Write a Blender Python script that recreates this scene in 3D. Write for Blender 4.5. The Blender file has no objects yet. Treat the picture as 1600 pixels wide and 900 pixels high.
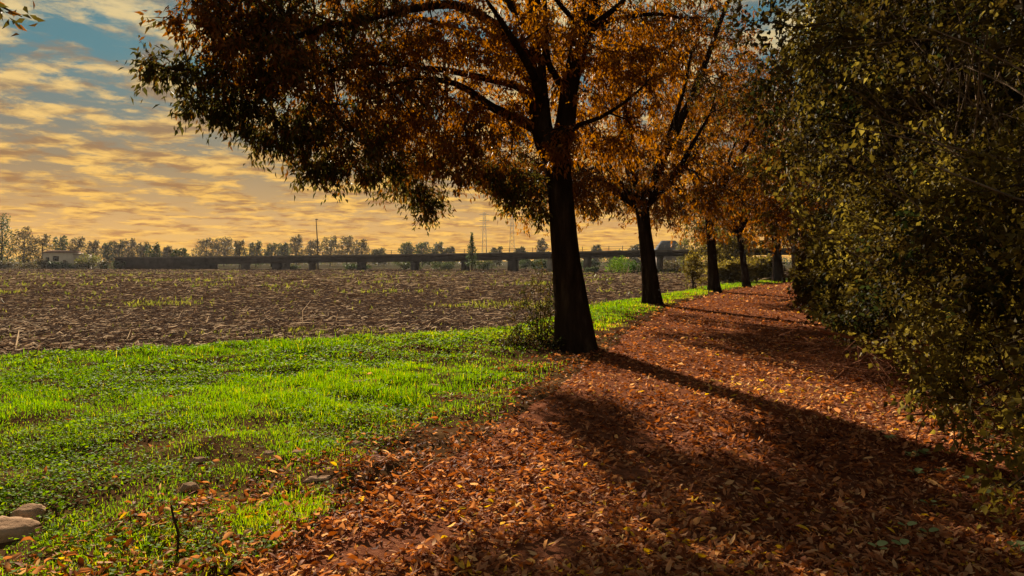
import bpy, math, random
import numpy as np
from mathutils import Vector, noise as mnoise

sc = bpy.context.scene
COL = sc.collection
R = math.radians

# ------------------------------------------------------------------ camera
PITCH = math.atan(42 / 1101)
cam_d = bpy.data.cameras.new('camera')
cam_d.lens = 36 * 1101 / 1600
cam_d.sensor_width = 36
cam_d.clip_start = 0.05
cam_d.clip_end = 6000
cam = bpy.data.objects.new('camera', cam_d)
COL.objects.link(cam)
cam.location = (0, 0, 1.6)
cam.rotation_euler = (math.pi / 2 - PITCH, 0, 0)
sc.camera = cam

# ------------------------------------------------------------------ sun, sky, exposure
SUN_AZ, SUN_EL = R(-20), R(20)          # azimuth clockwise from +Y
EXPOSURE = 1.5
SKY_GAIN = 0.30
sun_vec = Vector((math.sin(SUN_AZ) * math.cos(SUN_EL), math.cos(SUN_AZ) * math.cos(SUN_EL), math.sin(SUN_EL)))
sd = bpy.data.lights.new('sun', 'SUN')
sd.energy = 5.0
sd.angle = R(0.5)
sd.color = (1.0, 0.86, 0.66)
sun = bpy.data.objects.new('sun', sd)
COL.objects.link(sun)
sun.rotation_euler = (-sun_vec).to_track_quat('-Z', 'Y').to_euler()
sun.location = (-40, 60, 40)
vs = sc.view_settings
vs.view_transform = 'Standard'
vs.look = 'None'
vs.exposure = EXPOSURE
vs.gamma = 1.0
vs.use_curve_mapping = False

world = bpy.data.worlds.new('World')
sc.world = world
world.use_nodes = True


def build_sky():
    nt = world.node_tree
    nt.nodes.clear()
    N, Lk = nt.nodes.new, nt.links.new

    def math_n(op, a, b=None, clamp=False):
        n = N('ShaderNodeMath'); n.operation = op; n.use_clamp = clamp
        for i, v in enumerate((a, b)):
            if v is None: continue
            if isinstance(v, (int, float)): n.inputs[i].default_value = v
            else: Lk(v, n.inputs[i])
        return n.outputs[0]

    def ramp(fac, stops, interp='EASE'):
        n = N('ShaderNodeValToRGB'); n.color_ramp.interpolation = interp
        e = n.color_ramp.elements
        while len(e) < len(stops): e.new(0.5)
        for el, (p, c) in zip(e, stops):
            el.position = p; el.color = (*c, 1)
        Lk(fac, n.inputs[0])
        return n.outputs[0]

    def mix(fac, a, b):
        n = N('ShaderNodeMix'); n.data_type = 'RGBA'
        if isinstance(fac, (int, float)): n.inputs[0].default_value = fac
        else: Lk(fac, n.inputs[0])
        Lk(a, n.inputs[6]); Lk(b, n.inputs[7])
        return n.outputs[2]
    tc = N('ShaderNodeTexCoord')
    sp = N('ShaderNodeSeparateXYZ'); Lk(tc.outputs['Generated'], sp.inputs[0])
    z = math_n('MAXIMUM', sp.outputs[2], 0.0)
    zz = math_n('ADD', z, 0.10)
    u = math_n('DIVIDE', sp.outputs[0], zz)
    v = math_n('DIVIDE', sp.outputs[1], zz)
    cb = N('ShaderNodeCombineXYZ'); Lk(u, cb.inputs[0]); Lk(v, cb.inputs[1])

    def noi(scale, detail, rough, off, dist=0.0):
        m = N('ShaderNodeMapping'); Lk(cb.outputs[0], m.inputs[0])
        m.inputs['Location'].default_value = off
        n = N('ShaderNodeTexNoise'); Lk(m.outputs[0], n.inputs['Vector'])
        n.inputs['Scale'].default_value = scale; n.inputs['Detail'].default_value = detail
        n.inputs['Roughness'].default_value = rough; n.inputs['Distortion'].default_value = dist
        return n.outputs[0]
    big = noi(2.4, 9, 0.60, (3.1, 1.2, 0), 0.25)
    fine = noi(7.5, 8, 0.66, (0.4, 7.7, 0), 0.4)
    body = math_n('ADD', math_n('MULTIPLY', big, 0.68), math_n('MULTIPLY', fine, 0.32))
    mask = ramp(body, [(0.435, (0, 0, 0)), (0.545, (1, 1, 1))])
    shade = noi(4.2, 7, 0.6, (9, 2, 0), 0.3)
    shade_m = ramp(shade, [(0.38, (0, 0, 0)), (0.62, (1, 1, 1))])
    sky = N('ShaderNodeTexSky'); sky.sky_type = 'NISHITA'; sky.sun_disc = False
    sky.sun_elevation = SUN_EL; sky.sun_rotation = SUN_AZ; sky.dust_density = 0.3
    skyd = N('ShaderNodeMix'); skyd.data_type = 'RGBA'; skyd.blend_type = 'MULTIPLY'; skyd.inputs[0].default_value = 1
    Lk(sky.outputs[0], skyd.inputs[6]); skyd.inputs[7].default_value = (0.05, 0.08, 0.075, 1)
    gap = ramp(z, [(0.0, (1.08, 0.52, 0.060)), (0.05, (0.76, 0.35, 0.065)), (0.12, (0.38, 0.225, 0.10)), (0.19, (0.20, 0.22, 0.195)),
                   (0.25, (0.10, 0.235, 0.275)), (0.6, (0.07, 0.18, 0.25)), (1.0, (0.05, 0.12, 0.20))], 'LINEAR')
    gap = mix(0.08, gap, skyd.outputs[2])
    cl_l = ramp(z, [(0.0, (1.22, 0.66, 0.085)), (0.08, (1.15, 0.64, 0.11)), (0.18, (1.05, 0.68, 0.22)), (0.30, (0.86, 0.67, 0.33)), (0.7, (0.5, 0.46, 0.34))], 'LINEAR')
    cl_d = ramp(z, [(0.0, (0.66, 0.27, 0.035)), (0.08, (0.44, 0.205, 0.06)), (0.18, (0.36, 0.235, 0.13)), (0.30, (0.24, 0.25, 0.22)), (0.7, (0.2, 0.22, 0.22))], 'LINEAR')
    cloud = mix(shade_m, cl_d, cl_l)
    col = mix(mask, gap, cloud)
    bg = N('ShaderNodeBackground'); Lk(col, bg.inputs[0]); bg.inputs[1].default_value = SKY_GAIN
    out = N('ShaderNodeOutputWorld'); Lk(bg.outputs[0], out.inputs[0])


build_sky()

# ------------------------------------------------------------------ helpers
F_PX = 1101.0


def P(px, py, d):
    """photo pixel at ground depth d (metres along +Y) -> world point"""
    X, Y = (px - 800) / F_PX, (450 - py) / F_PX
    c, s = math.cos(PITCH), math.sin(PITCH)
    v = Vector((X, c + Y * s, -s + Y * c))
    t = d / v.y
    return Vector((v.x * t, d, 1.6 + v.z * t))


def G(px, py):
    """photo pixel -> point on the level ground"""
    X, Y = (px - 800) / F_PX, (450 - py) / F_PX
    c, s = math.cos(PITCH), math.sin(PITCH)
    v = Vector((X, c + Y * s, -s + Y * c))
    t = -1.6 / v.z
    return Vector((v.x * t, v.y * t, 0))


def fast_mesh(name, verts, faces, tone=None, smooth=False):
    """verts (n,3); faces: array (m,k) or list of such arrays"""
    me = bpy.data.meshes.new(name)
    verts = np.ascontiguousarray(verts, dtype=np.float32)
    if not isinstance(faces, list): faces = [faces]
    faces = [np.asarray(f, dtype=np.int32) for f in faces if len(f)]
    me.vertices.add(len(verts)); me.vertices.foreach_set('co', verts.ravel())
    loops = np.concatenate([f.ravel() for f in faces])
    tot = np.concatenate([np.full(len(f), f.shape[1], dtype=np.int32) for f in faces])
    start = np.concatenate([[0], np.cumsum(tot)[:-1]]).astype(np.int32)
    me.loops.add(len(loops)); me.loops.foreach_set('vertex_index', loops)
    me.polygons.add(len(tot)); me.polygons.foreach_set('loop_start', start)
    if smooth: me.polygons.foreach_set('use_smooth', np.ones(len(tot), dtype=bool))
    me.update(calc_edges=True)
    if tone is not None:
        a = me.attributes.new('tone', 'FLOAT', 'POINT')
        a.data.foreach_set('value', np.ascontiguousarray(tone, dtype=np.float32))
    return me


def link(name, me, m=None, parent=None, kind=None, label=None, cat=None, group=None):
    o = bpy.data.objects.new(name, me)
    COL.objects.link(o)
    if m is not None and not me.materials: me.materials.append(m)
    if parent is not None: o.parent = parent
    tag(o, label, cat, group, kind)
    return o


def tag(o, label=None, cat=None, group=None, kind=None):
    if label: o['label'] = label
    if cat: o['category'] = cat
    if group: o['group'] = group
    if kind: o['kind'] = kind


def empty(name, loc, label, cat, group=None):
    o = bpy.data.objects.new(name, None)
    o.empty_display_size = 0.3
    COL.objects.link(o); o.location = loc
    tag(o, label, cat, group)
    return o


class MB:
    """collects pieces of one mesh"""
    def __init__(s): s.v = []; s.f3 = []; s.f4 = []; s.n = 0
    def add(s, v, f):
        v = np.asarray(v, float); f = np.asarray(f, int)
        s.v.append(v)
        (s.f3 if f.shape[1] == 3 else s.f4).append(f + s.n)
        s.n += len(v)
    def box(s, c, h, rz=0.0):
        x, y, z = h
        v = np.array([(-x, -y, -z), (x, -y, -z), (x, y, -z), (-x, y, -z), (-x, -y, z), (x, -y, z), (x, y, z), (-x, y, z)], float)
        cr, sr = math.cos(rz), math.sin(rz)
        v[:, :2] = v[:, :2] @ np.array([[cr, sr], [-sr, cr]])
        s.add(v + np.asarray(c), [(0, 3, 2, 1), (4, 5, 6, 7), (0, 1, 5, 4), (1, 2, 6, 5), (2, 3, 7, 6), (3, 0, 4, 7)])
    def mesh(s, name, smooth=False, off=None):
        v = np.concatenate(s.v)
        if off is not None: v = v - np.asarray(off)
        fs = []
        if s.f3: fs.append(np.concatenate(s.f3))
        if s.f4: fs.append(np.concatenate(s.f4))
        return fast_mesh(name, v, fs, smooth=smooth)


def unit(a):
    return a / (np.linalg.norm(a, axis=-1, keepdims=True) + 1e-9)


def frusta(A, B, ra, rb, sides=4):
    A, B = np.asarray(A, float), np.asarray(B, float)
    d = unit(B - A)
    up = np.where(np.abs(d[:, 2:3]) > 0.9, np.array([[1.0, 0, 0]]), np.array([[0, 0, 1.0]]))
    u = unit(np.cross(d, up)); w = np.cross(d, u)
    n = len(A); ang = np.arange(sides) / sides * 2 * math.pi
    ring = np.cos(ang)[None, :, None] * u[:, None, :] + np.sin(ang)[None, :, None] * w[:, None, :]
    va = A[:, None, :] + ring * np.asarray(ra)[:, None, None]
    vb = B[:, None, :] + ring * np.asarray(rb)[:, None, None]
    v = np.concatenate([va, vb], axis=1).reshape(-1, 3)
    i = np.arange(sides); j = (i + 1) % sides
    f = np.stack([i, j, j + sides, i + sides], axis=1)
    f = (f[None] + (np.arange(n) * 2 * sides)[:, None, None]).reshape(-1, 4)
    return v, f


def smooth_path(pts, radii, step):
    """Catmull-Rom through pts; returns points and radii about every step metres"""
    pts = [np.asarray(p, float) for p in pts]
    out, rr = [], []
    for i in range(len(pts) - 1):
        p0 = pts[max(i - 1, 0)]; p1 = pts[i]; p2 = pts[i + 1]; p3 = pts[min(i + 2, len(pts) - 1)]
        k = max(2, int(np.linalg.norm(p2 - p1) / step))
        for t in np.arange(k) / k:
            out.append(0.5 * (2 * p1 + (p2 - p0) * t + (2 * p0 - 5 * p1 + 4 * p2 - p3) * t * t + (3 * p1 - 3 * p2 + p3 - p0) * t ** 3))
            rr.append(radii[i] * (1 - t) + radii[i + 1] * t)
    out.append(pts[-1]); rr.append(radii[-1])
    return np.array(out), np.array(rr)


def tube(path, rad, sides=8, rough=0.0, flare=None, seed=0.0, cap=True):
    n = len(path)
    T = np.gradient(path, axis=0); T = unit(T)
    u = np.cross(T[0], [0.31, 0.95, 0.05]); u /= np.linalg.norm(u)
    V = []
    ang = np.arange(sides) / sides * 2 * math.pi
    for i in range(n):
        u = u - T[i] * np.dot(u, T[i]); u /= np.linalg.norm(u)
        w = np.cross(T[i], u)
        r = np.full(sides, rad[i])
        if rough or flare:
            for k in range(sides):
                q = Vector((math.cos(ang[k]) * 1.6 + seed, math.sin(ang[k]) * 1.6, path[i][2] * 0.55 + seed))
                q2 = Vector((math.cos(ang[k]) * 5 + seed, math.sin(ang[k]) * 5, path[i][2] * 1.3))
                f = 1 + rough * (0.75 * mnoise.noise(q) + 0.45 * mnoise.noise(q2))
                if flare:
                    h, amt = flare
                    zf = max(0.0, 1 - (path[i][2] - path[0][2]) / h)
                    f += amt * zf ** 1.7 * (0.55 + 0.75 * max(0, math.sin(ang[k] * 5 + seed * 3 + math.sin(ang[k] * 2 + seed))))
                r[k] *= f
        V.append(path[i][None] + r[:, None] * (np.cos(ang)[:, None] * u[None] + np.sin(ang)[:, None] * w[None]))
    V = np.concatenate(V)
    i = np.arange(sides); j = (i + 1) % sides
    f = np.stack([i, j, j + sides, i + sides], axis=1)
    f = (f[None] + (np.arange(n - 1) * sides)[:, None, None]).reshape(-1, 4)
    if cap:
        V = np.concatenate([V, path[-1:]])
        c = len(V) - 1
        f = np.concatenate([f, np.stack([i + (n - 1) * sides, j + (n - 1) * sides, np.full(sides, c), np.full(sides, c)], axis=1)])
        tri = f[-sides:, :3]
        return V, f[:-sides], tri
    return V, f, None


def tube_mesh(name, path, rad, off=(0, 0, 0), **kw):
    V, f, t = tube(path, rad, **kw)
    fs = [f] + ([t] if t is not None else [])
    return fast_mesh(name, V - np.asarray(off), fs, smooth=True)


def leaf_arrays(pos, d, nrm, L, W, fold=0.22):
    """two-triangle folded lance leaves"""
    d = unit(d); s = unit(np.cross(d, nrm)); n = np.cross(s, d)
    L = L[:, None]; W = W[:, None]
    mid = pos + d * L * 0.42
    a = mid + s * W * 0.5 + n * W * fold
    b = mid - s * W * 0.5 + n * W * fold
    tip = pos + d * L - n * L * 0.08
    v = np.stack([pos, a, tip, b], axis=1).reshape(-1, 3)
    k = np.arange(len(pos))[:, None] * 4
    f = np.concatenate([k + np.array([[0, 2, 1]]), k + np.array([[0, 3, 2]])])
    return v, f


def fbm(x, y, s, seed, octs=3):
    rng = np.random.default_rng(seed)
    out = np.zeros_like(x); amp = 1.0; tot = 0
    for o in range(octs):
        for k in range(5):
            a = rng.uniform(0, 2 * math.pi); ph = rng.uniform(0, 6.28); fr = s * 2 ** o * rng.uniform(0.7, 1.4)
            out += amp / 5 ** 0.5 * np.sin((x * math.cos(a) + y * math.sin(a)) * fr + ph)
        tot += amp; amp *= 0.55
    return out / tot


# ------------------------------------------------------------------ materials
MAT = {}


def new_mat(name):
    m = bpy.data.materials.new(name); m.use_nodes = True
    nt = m.node_tree; nt.nodes.clear()
    out = nt.nodes.new('ShaderNodeOutputMaterial')
    MAT[name] = m
    return m, nt, out


def add_ramp(nt, fac, stops, interp='LINEAR'):
    n = nt.nodes.new('ShaderNodeValToRGB'); n.color_ramp.interpolation = interp
    e = n.color_ramp.elements
    while len(e) < len(stops): e.new(0.5)
    for el, (p, c) in zip(e, stops):
        el.position = p; el.color = (*c, 1)
    nt.links.new(fac, n.inputs[0])
    return n.outputs[0]


def tone_mat(name, stops, trans=0.45, rough=0.5, spec=0.25, tboost=1.3):
    """leaf-like material: each leaf's own colour comes from its tone attribute"""
    m, nt, out = new_mat(name)
    at = nt.nodes.new('ShaderNodeAttribute'); at.attribute_name = 'tone'
    c = add_ramp(nt, at.outputs['Fac'], stops)
    pr = nt.nodes.new('ShaderNodeBsdfPrincipled')
    nt.links.new(c, pr.inputs['Base Color'])
    pr.inputs['Roughness'].default_value = rough
    pr.inputs['Specular IOR Level'].default_value = spec
    if trans > 0:
        tr = nt.nodes.new('ShaderNodeBsdfTranslucent')
        hs = nt.nodes.new('ShaderNodeHueSaturation'); hs.inputs['Saturation'].default_value = 1.15; hs.inputs['Value'].default_value = tboost
        nt.links.new(c, hs.inputs['Color']); nt.links.new(hs.outputs[0], tr.inputs[0])
        mx = nt.nodes.new('ShaderNodeMixShader'); mx.inputs[0].default_value = trans
        nt.links.new(pr.outputs[0], mx.inputs[1]); nt.links.new(tr.outputs[0], mx.inputs[2])
        nt.links.new(mx.outputs[0], out.inputs[0])
    else:
        nt.links.new(pr.outputs[0], out.inputs[0])
    return m


def noise_mat(name, stops, scale, detail=6, rough=0.9, bump=0.0, bscale=None, stretch=(1, 1, 1), spec=0.0, bdist=0.02, rn=0.62):
    m, nt, out = new_mat(name)
    tc = nt.nodes.new('ShaderNodeTexCoord')
    mp = nt.nodes.new('ShaderNodeMapping'); mp.inputs['Scale'].default_value = stretch
    nt.links.new(tc.outputs['Object'], mp.inputs[0])
    n = nt.nodes.new('ShaderNodeTexNoise'); n.inputs['Scale'].default_value = scale; n.inputs['Detail'].default_value = detail
    n.inputs['Roughness'].default_value = rn
    nt.links.new(mp.outputs[0], n.inputs['Vector'])
    c = add_ramp(nt, n.outputs[0], stops)
    pr = nt.nodes.new('ShaderNodeBsdfPrincipled')
    nt.links.new(c, pr.inputs['Base Color']); pr.inputs['Roughness'].default_value = rough
    pr.inputs['Specular IOR Level'].default_value = spec
    if bump:
        b = nt.nodes.new('ShaderNodeTexNoise'); b.inputs['Scale'].default_value = bscale or scale * 3; b.inputs['Detail'].default_value = 8
        b.inputs['Roughness'].default_value = 0.65
        nt.links.new(mp.outputs[0], b.inputs['Vector'])
        bp = nt.nodes.new('ShaderNodeBump'); bp.inputs['Strength'].default_value = bump; bp.inputs['Distance'].default_value = bdist
        nt.links.new(b.outputs[0], bp.inputs['Height']); nt.links.new(bp.outputs[0], pr.inputs['Normal'])
    nt.links.new(pr.outputs[0], out.inputs[0])
    return m


tone_mat('autumn_leaf', [(0.0, (0.032, 0.032, 0.010)), (0.25, (0.066, 0.052, 0.013)), (0.45, (0.135, 0.055, 0.020)), (0.7, (0.23, 0.083, 0.017)), (1.0, (0.40, 0.175, 0.028))], 0.48, 0.6, 0.08, 1.1)
tone_mat('hedge_leaf', [(0.0, (0.020, 0.026, 0.008)), (0.3, (0.052, 0.033, 0.011)), (0.55, (0.088, 0.066, 0.017)), (0.75, (0.17, 0.13, 0.034)), (0.9, (0.25, 0.20, 0.065)), (1.0, (0.36, 0.27, 0.06))], 0.42, 0.65, 0.05, 1.4)
tone_mat('green_leaf', [(0.0, (0.03, 0.07, 0.012)), (0.5, (0.085, 0.15, 0.02)), (1.0, (0.22, 0.26, 0.035))], 0.45, 0.7, 0.03, 1.2)
tone_mat('seedling_leaf', [(0.0, (0.13, 0.19, 0.06)), (1.0, (0.34, 0.40, 0.16))], 0.3, 0.5, 0.3, 1.1)
tone_mat('far_leaf', [(0.0, (0.025, 0.040, 0.014)), (0.35, (0.060, 0.075, 0.025)), (0.6, (0.10, 0.070, 0.035)), (0.85, (0.13, 0.10, 0.05)), (1.0, (0.17, 0.17, 0.04))], 0.4, 0.6, 0.15, 1.2)
tone_mat('grass_blade', [(0.0, (0.05, 0.10, 0.006)), (0.5, (0.12, 0.218, 0.008)), (0.8, (0.22, 0.28, 0.014)), (1.0, (0.36, 0.31, 0.05))], 0.5, 0.7, 0.04, 1.5)
tone_mat('clover_leaf', [(0.0, (0.05, 0.10, 0.008)), (0.6, (0.13, 0.22, 0.010)), (1.0, (0.25, 0.28, 0.02))], 0.45, 0.7, 0.03, 1.5)
tone_mat('fallen_leaf', [(0.0, (0.055, 0.016, 0.009)), (0.3, (0.17, 0.055, 0.023)), (0.6, (0.37, 0.145, 0.064)), (0.85, (0.58, 0.295, 0.145)), (0.95, (0.68, 0.44, 0.22)), (1.0, (0.66, 0.40, 0.04))], 0.36, 0.75, 0.04, 1.35)
tone_mat('stubble_straw', [(0.0, (0.028, 0.015, 0.010)), (0.45, (0.08, 0.046, 0.029)), (0.75, (0.25, 0.165, 0.105)), (1.0, (0.60, 0.46, 0.32))], 0.2, 0.85, 0.0, 1.2)
tone_mat('field_weed', [(0.0, (0.07, 0.09, 0.018)), (1.0, (0.22, 0.20, 0.045))], 0.45, 0.5, 0.2, 1.3)
noise_mat('soil', [(0.3, (0.020, 0.0125, 0.010)), (0.6, (0.052, 0.034, 0.026)), (0.8, (0.10, 0.068, 0.052))], 2.6, 9, 0.95, 0.9, 9, bdist=0.05)
noise_mat('verge_soil', [(0.3, (0.035, 0.018, 0.009)), (0.55, (0.085, 0.045, 0.020)), (0.75, (0.14, 0.085, 0.035))], 3.0, 8, 0.95, 0.8, 25)
noise_mat('path_soil', [(0.28, (0.07, 0.024, 0.013)), (0.5, (0.16, 0.058, 0.029)), (0.75, (0.28, 0.12, 0.065))], 22, 10, 0.95, 0.9, 70, bdist=0.012, rn=0.75)
noise_mat('wood_floor', [(0.3, (0.025, 0.013, 0.008)), (0.7, (0.085, 0.042, 0.020))], 9, 9, 0.95, 0.8, 30)
noise_mat('far_earth', [(0.3, (0.035, 0.032, 0.014)), (0.7, (0.075, 0.055, 0.028))], 0.05, 8, 0.95)
noise_mat('bark', [(0.3, (0.009, 0.006, 0.005)), (0.55, (0.026, 0.017, 0.012)), (0.8, (0.065, 0.045, 0.031))], 7, 9, 0.95, 1.0, 10, (1, 1, 0.22), bdist=0.05)
noise_mat('pale_bark', [(0.3, (0.09, 0.065, 0.045)), (0.7, (0.24, 0.17, 0.115))], 9, 8, 0.9, 0.8, 16, (1, 1, 0.3), bdist=0.03)
noise_mat('twig_bark', [(0.3, (0.022, 0.015, 0.011)), (0.7, (0.06, 0.042, 0.030))], 6, 4, 0.9)
noise_mat('dry_twig', [(0.3, (0.08, 0.032, 0.018)), (0.7, (0.22, 0.10, 0.055))], 8, 4, 0.9)
noise_mat('rock', [(0.3, (0.19, 0.115, 0.07)), (0.6, (0.38, 0.245, 0.155)), (0.8, (0.50, 0.35, 0.24))], 7, 9, 0.9, 0.7, 24, bdist=0.02)
noise_mat('concrete', [(0.3, (0.10, 0.085, 0.075)), (0.7, (0.19, 0.16, 0.14))], 1.2, 8, 0.9, 0.3, 6)
noise_mat('dark_concrete', [(0.3, (0.045, 0.036, 0.034)), (0.7, (0.10, 0.080, 0.074))], 0.8, 8, 0.9, 0.3, 6)
noise_mat('pale_concrete', [(0.3, (0.26, 0.23, 0.19)), (0.7, (0.42, 0.37, 0.31))], 1.2, 8, 0.9)
noise_mat('rail_metal', [(0.3, (0.10, 0.09, 0.085)), (0.7, (0.20, 0.18, 0.16))], 3, 5, 0.6)
noise_mat('pole_metal', [(0.3, (0.05, 0.04, 0.035)), (0.7, (0.10, 0.08, 0.07))], 3, 5, 0.6)
noise_mat('mast_metal', [(0.3, (0.30, 0.28, 0.26)), (0.7, (0.42, 0.40, 0.37))], 3, 4, 0.6)
noise_mat('plaster', [(0.3, (0.52, 0.47, 0.42)), (0.7, (0.68, 0.62, 0.55))], 1.0, 7, 0.9)
noise_mat('roof_tile', [(0.3, (0.16, 0.10, 0.075)), (0.7, (0.27, 0.17, 0.12))], 3, 6, 0.9)
noise_mat('slate', [(0.3, (0.07, 0.075, 0.085)), (0.7, (0.13, 0.135, 0.15))], 3, 6, 0.8)
noise_mat('dark_pane', [(0.3, (0.02, 0.022, 0.026)), (0.7, (0.04, 0.042, 0.05))], 2, 3, 0.2, spec=0.5)
noise_mat('shutter', [(0.3, (0.10, 0.07, 0.05)), (0.7, (0.16, 0.11, 0.08))], 4, 3, 0.7)

# ------------------------------------------------------------------ plan of the place
YL = np.array([-8, 0, 3.58, 9.2, 15.7, 25, 37.5, 47.6, 60, 75, 95.])
XL = np.array([-5.2, -2.75, -1.55, 0.55, 2.4, 5.5, 11.1, 17.0, 25.5, 37, 54.])
YR = np.array([-8, 0, 3.58, 7.6, 11.6, 24.5, 37.5, 47.6, 60, 75, 95.])
XR = np.array([-0.5, 2.6, 3.6, 4.8, 5.8, 10.2, 16.6, 22.6, 31, 43, 61.])
YF = np.array([-8, 4, 8, 11.6, 12.85, 14.4, 16.5, 20, 24.5, 35, 47, 60, 75, 95, 130.])
XF = np.array([-70, -32, -17, -8.4, -5.8, -2.6, 0.0, 1.4, 2.8, 8.0, 14.2, 22.0, 32, 47, 75.])
path_l = lambda y: np.interp(y, YL, XL)
path_r = lambda y: np.interp(y, YR, XR)
field_e = lambda y: np.interp(y, YF, XF)


def verge_h(x, y):
    return 0.045 * fbm(x, y, 1.1, 5, 3) + 0.03 * fbm(x, y, 4.0, 6, 2) + 0.03


def path_h(x, y):
    return 0.012 + 0.012 * fbm(x, y, 1.4, 7, 3)


def strip(name, ys, xl, xr, nu, hfun, m, edge=0.0, edge_drop=0.0):
    u = np.linspace(0, 1, nu)
    ys = np.asarray(ys)
    X = xl[:, None] + (xr - xl)[:, None] * u[None]
    Y = np.repeat(ys[:, None], nu, axis=1)
    Z = hfun(X, Y)
    if edge:
        wl = np.clip((X - xl[:, None]) / edge, 0, 1); wr = np.clip((xr[:, None] - X) / edge, 0, 1)
        w = np.minimum(wl, wr)
        Z = Z * w + (1 - w) * edge_drop
    V = np.stack([X, Y, Z], axis=-1).reshape(-1, 3)
    r, c = np.meshgrid(np.arange(len(ys) - 1), np.arange(nu - 1), indexing='ij')
    a = (r * nu + c).ravel()
    f = np.stack([a, a + 1, a + nu + 1, a + nu], axis=1)
    return link(name, fast_mesh(name, V, f, smooth=True), m, kind='structure')


def build_ground():
    n = 60
    t = np.linspace(-1, 1, n); g = np.sign(t) * (np.abs(t) ** 3) * 3000
    X, Y = np.meshgrid(g, g)
    V = np.stack([X, Y, np.full_like(X, -0.32)], axis=-1).reshape(-1, 3)
    r, c = np.meshgrid(np.arange(n - 1), np.arange(n - 1), indexing='ij'); a = (r * n + c).ravel()
    link('ground', fast_mesh('ground', V, np.stack([a, a + 1, a + n + 1, a + n], axis=1)), MAT['far_earth'], kind='structure')
    # ploughed field
    ys = np.geomspace(9.5, 150, 230); ys = np.concatenate([np.linspace(3.0, 9.4, 20), ys])
    xl = -1.15 * ys - 12; xr = field_e(ys) + 0.35

    def fh(X, Y):
        Z = np.empty_like(X); fx, fy = X.ravel(), Y.ravel(); z = np.empty(len(fx))
        for i in range(len(fx)):
            d = fy[i]; s = min(3.2, 36 / d)
            z[i] = 0.05 * mnoise.noise(Vector((fx[i] * 0.9, fy[i] * 1.1, 0))) + 0.05 * mnoise.noise(Vector((fx[i] * s, fy[i] * s * 1.3, 4)))
        return z.reshape(X.shape) - 0.03
    f = strip('field', ys, xl, xr, 190, fh, MAT['soil'])
    # verge, path, woodland floor
    ys = np.concatenate([np.arange(-8, 20, 0.12), np.geomspace(20, 95, 120)])
    strip('grass_verge', ys, np.maximum(field_e(ys) - 0.3, -34), path_l(ys) + 0.5, 90, verge_h, MAT['verge_soil'], 0.5, -0.05)
    strip('path', ys, path_l(ys) + 0.12 + 0.14 * fbm(ys, ys * 0, 3.0, 61, 3), path_r(ys) + 0.3, 60, path_h, MAT['path_soil'], 0.25, -0.02)
    strip('woodland_floor', ys, path_r(ys) - 0.1, path_r(ys) + 40, 36, lambda x, y: 0.03 + 0.06 * fbm(x, y, 0.9, 9, 3), MAT['wood_floor'], 0.3, -0.03)


build_ground()


# ------------------------------------------------------------------ ground cover
def visible_points(rng, n, ymin, ymax, xfun_l, xfun_r, power=1.0):
    """points between two lines, thinning with distance"""
    y = ymin * (ymax / ymin) ** (rng.random(n * 3) ** power)
    xl = np.maximum(xfun_l(y), -0.82 * y - 0.8); xr = np.minimum(xfun_r(y), 0.82 * y + 0.8)
    w = np.clip(xr - xl, 0, None)
    keep = rng.random(len(y)) < w / w.max() * 1.0 * (w.max() / np.maximum(y, 1) / (w / np.maximum(y, 1)).max())
    y, xl, w = y[keep][:n], xl[keep][:n], w[keep][:n]
    return xl + w * rng.random(len(y)), y


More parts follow.
